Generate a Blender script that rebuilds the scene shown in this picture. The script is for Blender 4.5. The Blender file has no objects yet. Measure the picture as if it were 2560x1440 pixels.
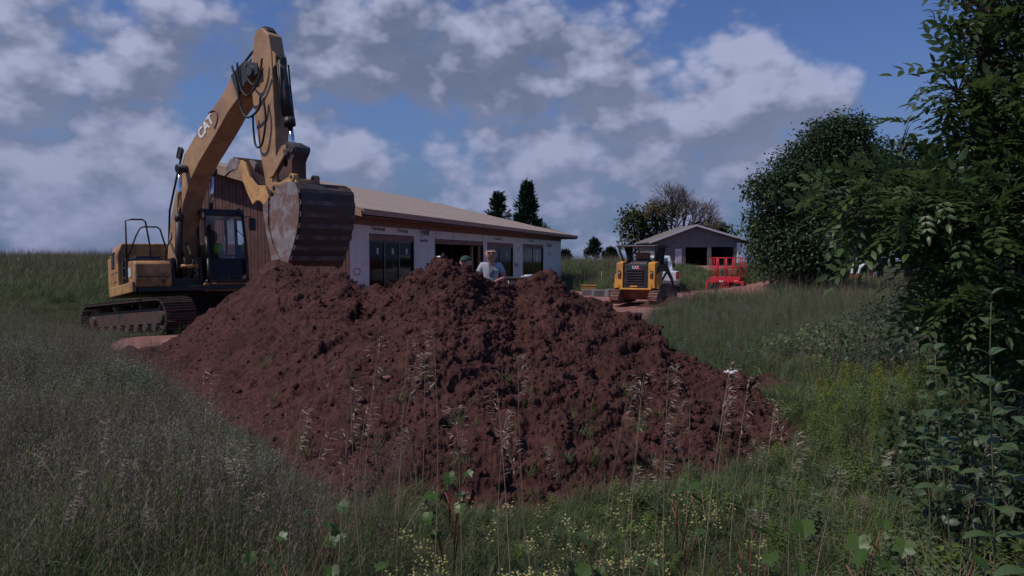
import bpy, bmesh, math, random
import numpy as np
from mathutils import Vector, Matrix, Euler
rnd = random.Random(7)
rng = np.random.default_rng(11)
C = bpy.context.scene.collection
R = math.radians
# ------------------------------------------------------------------ camera, world, sun, exposure
F = 2000.0                       # focal length in units of a 2560 wide frame
PIT = math.atan(80 / F)
EYE = 1.85
cam = bpy.data.objects.new('camera', bpy.data.cameras.new('camera'))
C.objects.link(cam)
cam.location = (0, 0, EYE)
cam.rotation_euler = (math.pi / 2 - PIT, 0, 0)
cam.data.sensor_width = 36
cam.data.lens = 36 * F / 2560
cam.data.clip_start = 0.1
cam.data.clip_end = 3000
bpy.context.scene.camera = cam
vs = bpy.context.scene.view_settings
vs.view_transform = 'Standard'
vs.look = 'None'
vs.gamma = 1
vs.use_curve_mapping = False
vs.exposure = -0.75

SUN_AZ = (-0.93, -0.34)          # horizontal direction the light comes from
SUN_EL = 53
sun = bpy.data.objects.new('sun', bpy.data.lights.new('sun', 'SUN'))
C.objects.link(sun)
sun.data.energy = 4.8
sun.data.angle = R(0.6)
sun.data.color = (1.0, 0.94, 0.86)
h = math.hypot(*SUN_AZ)
sd = Vector((SUN_AZ[0] / h * math.cos(R(SUN_EL)), SUN_AZ[1] / h * math.cos(R(SUN_EL)), math.sin(R(SUN_EL))))
sun.rotation_euler = sd.to_track_quat('Z', 'Y').to_euler()

world = bpy.data.worlds.new('World')
bpy.context.scene.world = world
world.use_nodes = True
wt = world.node_tree
wt.nodes.clear()


class NB:
    """small helper to chain shader nodes"""
    def __init__(s, t): s.t = t
    def n(s, typ, **k):
        o = s.t.nodes.new(typ)
        for a, b in k.items(): setattr(o, a, b)
        return o
    def put(s, sock, v):
        if hasattr(v, 'links') or isinstance(v, bpy.types.NodeSocket): s.t.links.new(v, sock)
        else: sock.default_value = v
    def m(s, op, a, b=0.0, c=0.0, clamp=False):
        o = s.n('ShaderNodeMath', operation=op, use_clamp=clamp)
        s.put(o.inputs[0], a); s.put(o.inputs[1], b)
        if op in ('MULTIPLY_ADD', 'COMPARE', 'SMOOTH_MIN'): s.put(o.inputs[2], c)
        return o.outputs[0]
    def vm(s, op, a, b=(0, 0, 0)):
        o = s.n('ShaderNodeVectorMath', operation=op)
        s.put(o.inputs[0], a); s.put(o.inputs[1], b)
        return o.outputs[0]
    def ramp(s, v, lo, hi, a=0.0, b=1.0):
        o = s.n('ShaderNodeMapRange', interpolation_type='SMOOTHSTEP')
        s.put(o.inputs[0], v); s.put(o.inputs[1], lo); s.put(o.inputs[2], hi); s.put(o.inputs[3], a); s.put(o.inputs[4], b)
        return o.outputs[0]
    def noise(s, vec, scale, detail=6, rough=0.5, dist=0.0):
        o = s.n('ShaderNodeTexNoise')
        if vec is not None: s.put(o.inputs['Vector'], vec)
        o.inputs['Scale'].default_value = scale
        o.inputs['Detail'].default_value = detail
        o.inputs['Roughness'].default_value = rough
        o.inputs['Distortion'].default_value = dist
        return o.outputs[0]
    def mix(s, f, a, b):
        o = s.n('ShaderNodeMix', data_type='RGBA')
        s.put(o.inputs[0], f)
        s.put(o.inputs[6], a if not isinstance(a, tuple) else (*a[:3], 1))
        s.put(o.inputs[7], b if not isinstance(b, tuple) else (*b[:3], 1))
        return o.outputs[2]


def dir_of(px, py):
    a = (px - 1280) / F; b = -(py - 720) / F
    c, s = math.cos(PIT), math.sin(PIT)
    v = Vector((a, c + b * s, -s + b * c)).normalized()
    return v


w = NB(wt)
tc = w.n('ShaderNodeTexCoord').outputs['Generated']
sx = w.n('ShaderNodeSeparateXYZ'); w.put(sx.inputs[0], tc)
az = w.m('ARCTAN2', sx.outputs[0], sx.outputs[1])
el = w.m('ARCSINE', sx.outputs[2])
sky = w.n('ShaderNodeTexSky', sky_type='NISHITA', sun_disc=False)
sky.sun_elevation = R(SUN_EL)
sky.sun_rotation = math.atan2(SUN_AZ[0], SUN_AZ[1])
sky.air_density = 1.0; sky.dust_density = 0.6; sky.ozone_density = 2.6
STR = 0.10
q = w.vm('MULTIPLY', tc, (1.0, 1.0, 1.45))

def vor(vec, scale, detail=3, rough=0.55):
    o = w.n('ShaderNodeTexVoronoi', feature='F1')
    w.put(o.inputs['Vector'], vec)
    o.inputs['Scale'].default_value = scale
    o.inputs['Detail'].default_value = detail
    o.inputs['Roughness'].default_value = rough
    return o.outputs['Distance']


def blobs(lst, azs, els):
    tot = None
    for px, py, rx, ry, wt_ in lst:
        d = dir_of(px, py)
        a0, e0 = math.atan2(d.x, d.y), math.asin(d.z)
        du = w.m('MULTIPLY', w.m('SUBTRACT', azs, a0), F / rx)
        dv = w.m('MULTIPLY', w.m('SUBTRACT', els, e0), F / ry)
        r2 = w.m('ADD', w.m('MULTIPLY', du, du), w.m('MULTIPLY', dv, dv))
        g = w.m('MULTIPLY', w.m('EXPONENT', w.m('MULTIPLY', r2, -1.0)), wt_)
        tot = g if tot is None else w.m('ADD', tot, g)
    return tot


COVER = [(620, 70, 420, 130, .46), (1050, 120, 420, 130, .44), (1400, 130, 330, 110, .36), (1180, 210, 300, 60, .22), (1885, 120, 110, 75, .56), (1880, 190, 130, 100, .40), (1940, 270, 230, 90, .50), (1760, 330, 200, 80, .30),
         (2085, 190, 70, 75, .34), (290, 150, 150, 80, .30), (100, 215, 130, 70, .34), (60, 50, 150, 80, .30), (330, 330, 130, 90, .36), (200, 450, 260, 130, .34), (40, 430, 160, 120, .26), (420, 470, 110, 90, .26),
         (835, 390, 110, 65, .42), (840, 190, 130, 60, .32), (1470, 190, 90, 70, .36), (1640, 250, 120, 70, .30), (1300, 390, 220, 90, .30), (1520, 330, 160, 90, .26), (1750, 440, 300, 70, .26), (1250, 500, 260, 60, .18),
         (2350, 130, 260, 260, -.60), (2230, 300, 120, 160, -.35), (1700, 110, 90, 80, -.42), (530, 290, 90, 90, -.28), (1000, 290, 120, 45, -.34), (160, 340, 160, 35, -.26), (220, 120, 60, 40, -.2), (1060, 420, 70, 90, -.2), (700, 470, 150, 80, -.10),
         (1340, 160, 60, 35, -.25), (1560, 130, 60, 40, -.15), (1800, 560, 300, 40, -.10)]
GRAY = [(720, 70, 430, 120, 1.15), (1150, 90, 380, 110, 1.1), (1350, 240, 240, 60, .7), (1950, 320, 250, 45, .8), (560, 210, 200, 60, .5), (1500, 130, 160, 70, .5), (1760, 480, 380, 60, .4), (250, 430, 170, 45, .3), (1560, 360, 220, 50, .4), (850, 440, 120, 25, .5), (100, 260, 130, 30, .5), (1080, 50, 130, 45, -.8), (860, 165, 90, 30, -.9)]


def density(vec, azs, els, full=True):
    a = w.noise(vec, 3.2, 2 if not full else 6, 0.55, 0.0)
    v1 = vor(vec, 11.0, 3 if full else 1, 0.6)
    d = w.m('ADD', w.m('MULTIPLY', w.m('SUBTRACT', a, 0.5), 1.15), w.m('MULTIPLY', w.m('SUBTRACT', 0.42, v1), 0.74))
    return w.m('ADD', d, blobs(COVER, azs, els))


d0 = density(q, az, el)
sh_el = w.m('ADD', el, 0.030)
sh_az = w.m('ADD', az, -0.016)
d1 = density(w.vm('ADD', q, (-0.014, 0.0, 0.042)), sh_az, sh_el, True)
hz = w.ramp(el, 0.02, 0.36, 0.36, 0.0)
fine = w.m('MULTIPLY', w.m('SUBTRACT', w.noise(q, 26.0, 5, 0.65, 0.0), 0.5), 0.22)
cov = w.m('ADD', w.m('ADD', d0, hz), fine)
mask = w.ramp(cov, -0.40, 0.16)
gray_b = blobs(GRAY, az, el)
lit = w.m('ADD', w.m('MULTIPLY', w.m('SUBTRACT', d0, d1), 1.7), w.m('ADD', w.m('MULTIPLY_ADD', w.noise(q, 9.0, 4, 0.6, 0.0), 0.9, 0.06), w.m('ADD', fine, w.m('MULTIPLY', gray_b, -0.48))), clamp=True)
SKY_TOP = (0.036, 0.105, 0.345)
CL_DARK = (0.225, 0.275, 0.42)
CL_LIT = (0.68, 0.73, 1.02)
k = 1 / STR
lit = w.m('MULTIPLY_ADD', lit, 0.88, w.m('MULTIPLY', w.ramp(w.noise(q, 14.0, 6, 0.6, 0.5), 0.3, 0.7), 0.16), clamp=True)
ccol = w.mix(lit, tuple(c * k for c in CL_DARK), tuple(c * k for c in CL_LIT))
hcol = w.ramp(el, 0.0, 0.26, 0.75, 0.0)
ccol = w.mix(w.m('MULTIPLY', hcol, 0.8), ccol, tuple(c * k for c in (0.40, 0.46, 0.76)))
skyc = w.vm('MULTIPLY', sky.outputs[0], (0.80, 0.94, 1.42))
skyc = w.mix(w.ramp(el, 0.0, 0.26, 0.85, 0.0), skyc, tuple(c * k for c in (0.185, 0.285, 0.50)))
col = w.mix(w.m('MULTIPLY', mask, 0.90), skyc, ccol)
# below the horizon the sky dims to the colour of the land's bounce
below = w.ramp(el, -0.06, -0.005)
col = w.mix(below, (0.6, 0.6, 0.5), col)
bg = w.n('ShaderNodeBackground')
w.put(bg.inputs[0], col); bg.inputs[1].default_value = STR
out = w.n('ShaderNodeOutputWorld')
wt.links.new(bg.outputs[0], out.inputs[0])

world.cycles.sampling_method = 'MANUAL'
world.cycles.sample_map_resolution = 512
# ------------------------------------------------------------------ helpers
def tag(o, label=None, cat=None, group=None, kind=None):
    if label: o['label'] = label
    if cat: o['category'] = cat
    if group: o['group'] = group
    if kind: o['kind'] = kind
    return o

def empty(name, loc=(0, 0, 0), rot=(0, 0, 0), parent=None):
    o = bpy.data.objects.new(name, None); C.objects.link(o)
    o.empty_display_size = 0.2
    o.location = loc; o.rotation_euler = rot
    if parent: o.parent = parent
    return o

MATS = {}
def mat(name, col, rough=0.7, metal=0.0, var=0.12, scale=8.0, bump=0.0, bscale=40.0, spec=0.5, dirt=None, dirt_amt=0.0, dirt_scale=3.0, emis=None, trans=0.0, objrand=0.0, sub=0.0, coat=0.0, coord='Object'):
    if name in MATS: return MATS[name]
    m = bpy.data.materials.new(name); MATS[name] = m
    m.use_nodes = True
    t = m.node_tree; b = NB(t)
    p = t.nodes['Principled BSDF']
    co = b.n('ShaderNodeTexCoord').outputs[coord]
    nz = b.noise(co, scale, 6, 0.6)
    f = b.ramp(nz, 0.3, 0.7)
    c0 = tuple(max(0, c * (1 - var)) for c in col[:3]); c1 = tuple(min(1, c * (1 + var)) for c in col[:3])
    cc = b.mix(f, c0, c1)
    if objrand:
        oi = b.n('ShaderNodeObjectInfo').outputs['Random']
        sc = b.m('MULTIPLY_ADD', oi, 2 * objrand, 1 - objrand)
        cc = b.vm('MULTIPLY', cc, b.n('ShaderNodeCombineXYZ').outputs[0]) if False else b.vm('SCALE', cc)
        nd = cc.node; nd.inputs['Scale'].default_value = 1; t.links.new(sc, nd.inputs['Scale'])
    if dirt is not None:
        dn = b.noise(co, dirt_scale, 8, 0.65, 0.3)
        df = b.ramp(dn, 0.62 - dirt_amt * 0.4, 0.80 - dirt_amt * 0.4)
        cc = b.mix(b.m('MULTIPLY', df, min(1, dirt_amt * 1.6)), cc, dirt)
        rr = b.m('MULTIPLY_ADD', df, 0.3, rough, clamp=True)
        t.links.new(rr, p.inputs['Roughness'])
    else:
        p.inputs['Roughness'].default_value = rough
    t.links.new(cc, p.inputs['Base Color'])
    p.inputs['Metallic'].default_value = metal
    p.inputs['Specular IOR Level'].default_value = spec
    p.inputs['Coat Weight'].default_value = coat
    if trans: p.inputs['Transmission Weight'].default_value = trans
    if bump:
        bn = b.n('ShaderNodeBump'); bn.inputs['Strength'].default_value = bump; bn.inputs['Distance'].default_value = 0.02
        t.links.new(b.noise(co, bscale, 5, 0.6), bn.inputs['Height'])
        t.links.new(bn.outputs[0], p.inputs['Normal'])
    if emis:
        p.inputs['Emission Color'].default_value = (*emis[:3], 1); p.inputs['Emission Strength'].default_value = emis[3]
    return m

def leafmat(name, col, col2, trans=0.35, rough=0.5, spec=0.35, rnd_amt=1.0):
    """two tone foliage with translucency, tone picked per instance and per face island"""
    if name in MATS: return MATS[name]
    m = bpy.data.materials.new(name); MATS[name] = m
    m.use_nodes = True
    t = m.node_tree; b = NB(t); t.nodes.clear()
    o = b.n('ShaderNodeOutputMaterial'); p = b.n('ShaderNodeBsdfPrincipled')
    oi = b.n('ShaderNodeObjectInfo').outputs['Random']
    geo = b.n('ShaderNodeNewGeometry')
    isl = geo.outputs['Random Per Island']
    big = b.noise(geo.outputs['Position'], 0.55, 3, 0.5)
    f = b.m('MULTIPLY_ADD', isl, 0.55, b.m('MULTIPLY_ADD', oi, 0.25, b.m('MULTIPLY', b.m('SUBTRACT', big, 0.4), 0.9)))
    f = b.m('MULTIPLY', f, rnd_amt, clamp=True)
    c = b.mix(f, col, col2)
    t.links.new(c, p.inputs['Base Color'])
    p.inputs['Roughness'].default_value = rough
    p.inputs['Specular IOR Level'].default_value = spec
    tr = b.n('ShaderNodeBsdfTranslucent'); t.links.new(c, tr.inputs[0])
    mx = b.n('ShaderNodeMixShader'); mx.inputs[0].default_value = trans
    t.links.new(p.outputs[0], mx.inputs[1]); t.links.new(tr.outputs[0], mx.inputs[2])
    t.links.new(mx.outputs[0], o.inputs[0])
    return m

class MB:
    def __init__(s): s.v = []; s.f = []; s.sm = []
    def add(s, vs_, fs, smooth=False):
        n = len(s.v); s.v += [tuple(v) for v in vs_]
        s.f += [tuple(i + n for i in f) for f in fs]; s.sm += [smooth] * len(fs); return s
    def box(s, c, d, M=None):
        x, y, z = d[0] / 2, d[1] / 2, d[2] / 2
        vs_ = [Vector(((-x, x)[i & 1], (-y, y)[i >> 1 & 1], (-z, z)[i >> 2 & 1])) for i in range(8)]
        if M is not None: vs_ = [M @ v for v in vs_]
        vs_ = [v + Vector(c) for v in vs_]
        return s.add(vs_, [(0, 2, 3, 1), (4, 5, 7, 6), (0, 1, 5, 4), (2, 6, 7, 3), (0, 4, 6, 2), (1, 3, 7, 5)])
    def bb(s, x0, x1, y0, y1, z0, z1): return s.box(((x0 + x1) / 2, (y0 + y1) / 2, (z0 + z1) / 2), (x1 - x0, y1 - y0, z1 - z0))
    def hexa(s, p):  # 8 points: bottom 4 ccw then top 4 ccw
        return s.add(p, [(3, 2, 1, 0), (4, 5, 6, 7), (0, 1, 5, 4), (1, 2, 6, 5), (2, 3, 7, 6), (3, 0, 4, 7)])
    def tube(s, pts, r, n=8, caps=True, smooth=True):
        pts = [Vector(p) for p in pts]
        rs = r if isinstance(r, (list, tuple)) else [r] * len(pts)
        T = []
        for i in range(len(pts)):
            a = pts[max(0, i - 1)]; b = pts[min(len(pts) - 1, i + 1)]
            T.append((b - a).normalized() if (b - a).length > 1e-9 else Vector((0, 0, 1)))
        u = T[0].orthogonal().normalized(); vs_ = []
        for i, p in enumerate(pts):
            u = (u - T[i] * u.dot(T[i]))
            u = u.normalized() if u.length > 1e-6 else T[i].orthogonal().normalized()
            v = T[i].cross(u)
            for k_ in range(n):
                a = 2 * math.pi * k_ / n
                vs_.append(p + (u * math.cos(a) + v * math.sin(a)) * rs[i])
        fs = []
        for i in range(len(pts) - 1):
            for k_ in range(n):
                fs.append((i * n + k_, i * n + (k_ + 1) % n, (i + 1) * n + (k_ + 1) % n, (i + 1) * n + k_))
        s.add(vs_, fs, smooth)
        if caps:
            m_ = len(s.v) - len(vs_)
            s.f.append(tuple(m_ + k_ for k_ in reversed(range(n)))); s.sm.append(False)
            e = m_ + (len(pts) - 1) * n
            s.f.append(tuple(e + k_ for k_ in range(n))); s.sm.append(False)
        return s
    def prism(s, prof, a0, a1, axis='y', smooth_side=False):
        """extrude a 2-D outline; axis y: prof=(x,z); axis x: prof=(y,z); axis z: prof=(x,y)"""
        n = len(prof)
        def P(p, a):
            return (p[0], a, p[1]) if axis == 'y' else ((a, p[0], p[1]) if axis == 'x' else (p[0], p[1], a))
        vs_ = [P(p, a0) for p in prof] + [P(p, a1) for p in prof]
        m_ = len(s.v); s.add(vs_, [(i, (i + 1) % n, n + (i + 1) % n, n + i) for i in range(n)], smooth_side)
        s.f.append(tuple(m_ + i for i in reversed(range(n)))); s.sm.append(False)
        s.f.append(tuple(m_ + n + i for i in range(n))); s.sm.append(False)
        return s
    def ball(s, c, r, nu=10, nv=7):
        r = r if isinstance(r, (tuple, list)) else (r, r, r)
        vs_ = []; fs = []
        for j in range(nv + 1):
            th = math.pi * j / nv
            for i in range(nu):
                ph = 2 * math.pi * i / nu
                vs_.append((c[0] + r[0] * math.sin(th) * math.cos(ph), c[1] + r[1] * math.sin(th) * math.sin(ph), c[2] + r[2] * math.cos(th)))
        for j in range(nv):
            for i in range(nu): fs.append((j * nu + i, (j + 1) * nu + i, (j + 1) * nu + (i + 1) % nu, j * nu + (i + 1) % nu))
        return s.add(vs_, fs, True)
    def mesh(s, name='mesh'):
        me = bpy.data.meshes.new(name); me.from_pydata(s.v, [], s.f); me.update()
        me.polygons.foreach_set('use_smooth', s.sm)
        return me
    def build(s, name, m=None, parent=None, bevel=0.0, seg=2, loc=None, rot=None):
        me = s.mesh(name)
        bm = bmesh.new(); bm.from_mesh(me); bmesh.ops.remove_doubles(bm, verts=bm.verts, dist=1e-5); bmesh.ops.recalc_face_normals(bm, faces=bm.faces); bm.to_mesh(me); bm.free()
        if m: me.materials.append(m)
        o = bpy.data.objects.new(name, me); C.objects.link(o)
        if parent: o.parent = parent
        if loc: o.location = loc
        if rot: o.rotation_euler = rot
        if bevel:
            b = o.modifiers.new('bevel', 'BEVEL'); b.width = bevel; b.segments = seg; b.limit_method = 'ANGLE'; b.angle_limit = R(35)
            b.harden_normals = False
        return o

def npmesh(name, V, Fc, m=None, parent=None, smooth=False, attrs=None):
    """fast mesh from numpy; Fc is an (n,3) or (n,4) index array"""
    me = bpy.data.meshes.new(name)
    V = np.ascontiguousarray(V, dtype=np.float32); Fc = np.ascontiguousarray(Fc, dtype=np.int32)
    k_ = Fc.shape[1]
    me.vertices.add(len(V)); me.vertices.foreach_set('co', V.ravel())
    me.loops.add(Fc.size); me.loops.foreach_set('vertex_index', Fc.ravel())
    me.polygons.add(len(Fc)); me.polygons.foreach_set('loop_start', np.arange(0, Fc.size, k_, dtype=np.int32))
    me.polygons.foreach_set('loop_total', np.full(len(Fc), k_, dtype=np.int32))
    if smooth: me.polygons.foreach_set('use_smooth', np.ones(len(Fc), dtype=bool))
    for an, av in (attrs or {}).items():
        a = me.attributes.new(an, 'FLOAT', 'POINT'); a.data.foreach_set('value', np.ascontiguousarray(av, dtype=np.float32))
    me.update(calc_edges=True); me.validate()
    if m: me.materials.append(m)
    o = bpy.data.objects.new(name, me); C.objects.link(o)
    if parent: o.parent = parent
    return o

def text(body, size, loc, M3, m, name='lettering', parent=None, ext=0.002, align='LEFT', shear=0.0, bold=0.0, sx_=1.0):
    cu = bpy.data.curves.new(name, 'FONT'); cu.body = body; cu.size = size; cu.extrude = ext; cu.align_x = align; cu.shear = shear; cu.offset = bold
    cu.resolution_u = 3
    cu.materials.append(m)
    o = bpy.data.objects.new(name, cu); C.objects.link(o)
    if parent: o.parent = parent
    o.matrix_local = Matrix.Translation(loc) @ M3.to_4x4() @ Matrix.Diagonal((sx_, 1, 1, 1))
    return o

def copy_tree(o, parent=None):
    c = o.copy(); C.objects.link(c)
    if parent: c.parent = parent
    for ch in list(o.children): copy_tree(ch, c)
    return c

# numpy noise -------------------------------------------------------
def _h(ix, iy, iz, s=0):
    n = (ix.astype(np.int64) * 374761393 + iy.astype(np.int64) * 668265263 + iz.astype(np.int64) * 2147483647 + s * 1274126177) & 0xffffffff
    n = ((n ^ (n >> 13)) * 1274126177) & 0xffffffff
    n = (n ^ (n >> 16)) & 0xffffffff
    return n / 4294967295.0
def vnoise(P, s=0):
    I = np.floor(P); f = P - I; u = f * f * (3 - 2 * f)
    I = I.astype(np.int64); r = 0
    for dx in (0, 1):
        for dy in (0, 1):
            for dz in (0, 1):
                wv = (u[:, 0] if dx else 1 - u[:, 0]) * (u[:, 1] if dy else 1 - u[:, 1]) * (u[:, 2] if dz else 1 - u[:, 2])
                r = r + wv * _h(I[:, 0] + dx, I[:, 1] + dy, I[:, 2] + dz, s)
    return r
def fbm(P, o=4, s=0):
    r = 0; a = 0.5
    for i in range(o):
        r = r + a * (vnoise(P * 2 ** i + 17.3 * i, s + i) - 0.5) * 2; a *= 0.5
    return r
def worley(P, s=0):
    I = np.floor(P).astype(np.int64); f = P - I; d1 = np.full(len(P), 9.0)
    for dx in (-1, 0, 1):
        for dy in (-1, 0, 1):
            for dz in (-1, 0, 1):
                cx, cy, cz = I[:, 0] + dx, I[:, 1] + dy, I[:, 2] + dz
                px = dx + _h(cx, cy, cz, s) - f[:, 0]; py = dy + _h(cx, cy, cz, s + 5) - f[:, 1]; pz = dz + _h(cx, cy, cz, s + 9) - f[:, 2]
                d1 = np.minimum(d1, px * px + py * py + pz * pz)
    return np.sqrt(d1)
def inpoly(X, Y, poly):
    r = np.zeros(X.shape, bool); n = len(poly); j = n - 1
    for i in range(n):
        xi, yi = poly[i]; xj, yj = poly[j]
        c = ((yi > Y) != (yj > Y)) & (X < (xj - xi) * (Y - yi) / (yj - yi + 1e-12) + xi)
        r ^= c; j = i
    return r
# ------------------------------------------------------------------ ground
def ss(x, a, b):
    t = np.clip((x - a) / (b - a), 0, 1); return t * t * (3 - 2 * t)
def seg_d(X, Y, a, b):
    ax, ay = a; bx, by = b; L = (bx - ax) ** 2 + (by - ay) ** 2
    t = np.clip(((X - ax) * (bx - ax) + (Y - ay) * (by - ay)) / L, 0, 1)
    return np.hypot(X - ax - t * (bx - ax), Y - ay - t * (by - ay)), t
def H(X, Y):
    X = np.asarray(X, float); Y = np.asarray(Y, float)
    z = 1.35 * ss(Y, 15, 50) * ss(-X, 5, 13)
    z = z + 1.0 * ss(Y, 44, 74) * (1 - ss(-X, 5, 13)) * (1 - ss(X, 14, 20))
    d, t = seg_d(X, Y, (14.8, 46), (13.2, 34)); z = z + (1.05 - .95 * t) * np.exp(-(d / 3.2) ** 2)
    d, t = seg_d(X, Y, (13.2, 31), (9.0, 17)); z = z + (.12 - .05 * t) * np.exp(-(d / 3.0) ** 2) * ss(t, 0, .08)
    pad = ss(Y, 56, 90) * ss(X, 12, 17)
    z = z * (1 - pad) + 0.66 * pad
    r = np.hypot(X + 9.05, Y - 21.7)
    wm = np.exp(-(r / 3.6) ** 4)
    pl = -.27 + .0875 * ((X + 9.05) * .8 - (Y - 21.7) * .6)
    z = z * (1 - wm) + pl * wm
    rr = np.hypot(X, Y)
    z = z + 0.05 * np.sin(X * 0.9 + 1.3) * np.sin(Y * 0.7) * ss(rr, 4, 10) * (1 - wm) * (1 - pad)
    z = z - ss(rr, 110, 400) * 6
    return z
YARD = [(-6.5, 17), (1.5, 17), (3.2, 21), (4.7, 25.5), (6.3, 30), (8.6, 34.5), (13.5, 36.5), (13.5, 40.5), (7.5, 41.5), (3.0, 41.5), (2.6, 58), (-1, 54), (-6, 30)]
DIGPAD = [(-8.9, 18.4), (-7.9, 15.2), (-6.6, 14.3), (-2, 15), (-2, 24), (-7.2, 23.5), (-7.6, 19)]
RAMP = [(18.2, 99), (27, 99), (20.5, 64), (17.5, 57), (15.2, 62)]
na, nr = 560, 170
ang = np.concatenate([np.linspace(-180, -42, 60, endpoint=False), np.linspace(-42, 42, na - 120, endpoint=False), np.linspace(42, 180, 61)])
rad = np.concatenate([[0.01], np.geomspace(1.2, 900, nr)])
A, Rr = np.meshgrid(np.radians(ang), rad, indexing='ij')
GX = Rr * np.sin(A); GY = Rr * np.cos(A)
GZ = H(GX, GY)
P3 = np.stack([GX.ravel(), GY.ravel(), np.zeros(GX.size)], 1)
GZ = GZ + (fbm(P3 * 1.6, 3, 3) * 0.05).reshape(GZ.shape)
dirt = np.zeros(GX.shape)
for poly in (YARD, DIGPAD, RAMP):
    acc = np.zeros(GX.shape)
    for ox, oy in ((0, 0), (.35, 0), (-.35, 0), (0, .35), (0, -.35)): acc += inpoly(GX + ox, GY + oy, poly)
    dirt = np.maximum(dirt, acc / 5)
# track prints pressed into the pad at the left foot of the heap
px_ = GX * np.cos(R(53)) + GY * np.sin(R(53))
ni, nj = GX.shape
idx = np.arange(ni * nj).reshape(ni, nj)
quads = np.stack([idx[:-1, :-1], idx[1:, :-1], idx[1:, 1:], idx[:-1, 1:]], -1).reshape(-1, 4)

gm = bpy.data.materials.new('ground'); gm.use_nodes = True
b = NB(gm.node_tree); p = gm.node_tree.nodes['Principled BSDF']
pos = b.n('ShaderNodeNewGeometry').outputs['Position']
at_ = b.n('ShaderNodeAttribute', attribute_name='dirt').outputs['Fac']
n_a = b.noise(pos, 0.7, 6, .6); n_b = b.noise(pos, 9, 8, .65)
gcol = b.mix(b.ramp(n_a, .35, .65), (.030, .040, .016), (.060, .048, .028))
dcol = b.mix(b.ramp(n_b, .3, .7), (.24, .11, .095), (.40, .22, .20))
dcol = b.mix(b.ramp(n_a, .4, .6), dcol, (.27, .125, .105))
msk = b.ramp(b.m('ADD', at_, b.m('MULTIPLY', b.m('SUBTRACT', n_b, .5), .9)), .35, .65)
gm.node_tree.links.new(b.mix(msk, gcol, dcol), p.inputs['Base Color'])
p.inputs['Roughness'].default_value = .95; p.inputs['Specular IOR Level'].default_value = .1
bn = b.n('ShaderNodeBump'); bn.inputs['Strength'].default_value = .8; bn.inputs['Distance'].default_value = .06
gm.node_tree.links.new(b.noise(pos, 7, 8, .7), bn.inputs['Height']); gm.node_tree.links.new(bn.outputs[0], p.inputs['Normal'])
ground = npmesh('ground', np.stack([GX.ravel(), GY.ravel(), GZ.ravel()], 1), quads[:, ::-1], gm, smooth=True, attrs={'dirt': dirt.ravel()})
tag(ground, 'uneven meadow ground with a red dirt yard', kind='structure')

# ------------------------------------------------------------------ the dirt pile
def YofG(py): return EYE / max(1e-3, (py - 640) / F)
crest = [(318, 925, 13.0), (345, 905, 13.4), (400, 872, 13.8), (440, 846, 14.2), (500, 792, 14.8), (560, 752, 15.0), (600, 735, 15.0), (640, 700, 14.8), (665, 672, 14.6), (690, 660, 14.5),
         (715, 664, 14.5), (760, 678, 14.5), (800, 684, 14.4), (845, 684, 14.2), (870, 702, 13.8), (905, 732, 12.8), (935, 722, 12.2), (960, 728, 11.8), (1000, 716, 11.3), (1040, 694, 10.9), (1075, 652, 10.6), (1105, 641, 10.5), (1135, 652, 10.5),
         (1160, 668, 10.6), (1185, 690, 10.9), (1215, 703, 11.2), (1250, 716, 11.5), (1290, 728, 12.0), (1315, 712, 12.3), (1345, 693, 12.6), (1375, 692, 12.7), (1400, 708, 12.7), (1440, 738, 12.6), (1500, 766, 12.4),
         (1560, 788, 12.0), (1610, 806, 11.8), (1652, 822, 11.4), (1672, 866, 11.0), (1710, 890, 10.7), (1750, 905, 10.4), (1810, 930, 10.0), (1870, 955, 9.6), (1910, 988, 9.2), (1950, 1030, 8.8), (1985, 1075, 8.2), (2020, 1120, 7.7), (2070, 1160, 7.2)]
toe = [(318, 12.7), (345, 12.0), (400, 10.6), (480, 9.2), (560, 8.1), (660, 7.1), (760, 6.4), (860, 5.9), (1000, 5.6), (1200, 5.5), (1400, 5.6), (1550, 5.85), (1700, 6.2), (1850, 6.6), (1950, 6.9), (2070, 7.1)]
PX = np.concatenate([np.arange(318, 2070, 2.0)])
cy = np.interp(PX, [c[0] for c in crest], [c[1] for c in crest]); cY = np.interp(PX, [c[0] for c in crest], [c[2] for c in crest])
cz = EYE - (cy - 640) / F * cY
tY = np.interp(PX, [c[0] for c in toe], [c[1] for c in toe])
plateau = np.interp(PX, [318, 600, 660, 880, 930], [0, .5, 2.6, 2.6, 0.1])
nf, nb_ = 310, 46
v = np.linspace(0, 1, nf) ** 0.92
prof = v + .10 * np.sin(np.pi * v)
prof = prof / prof[-1]
def gsm(a, s):
    k_ = np.exp(-np.arange(-3 * s, 3 * s + 1) ** 2 / (2.0 * s * s)); k_ /= k_.sum()
    return np.convolve(np.pad(a, 3 * s, mode='edge'), k_, 'valid')
wv_ = ss(v, .25, .95)[None]
czv = gsm(cz, 62)[:, None] * (1 - wv_) + cz[:, None] * wv_
cYv = gsm(cY, 62)[:, None] * (1 - wv_) + cY[:, None] * wv_
FY = tY[:, None] + (cYv - tY[:, None]) * v[None]
FZ = -.06 + (czv + .06) * prof[None]
vb = np.linspace(0, 1, nb_ + 1)[1:]
bl = np.maximum(cz, .1) / math.tan(R(34))
BY = cY[:, None] + (plateau[:, None] * np.clip(vb / .4, 0, 1)[None] + bl[:, None] * np.clip((vb - .4) / .6, 0, 1)[None] * 1.0) * 1.0
BZ = cz[:, None] * (1 - .06 * np.clip(vb / .4, 0, 1)[None]) - (cz * .94 + .12)[:, None] * np.clip((vb - .4) / .6, 0, 1)[None]
YY = np.concatenate([FY, BY], 1); ZZ = np.concatenate([FZ, BZ], 1)
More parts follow.
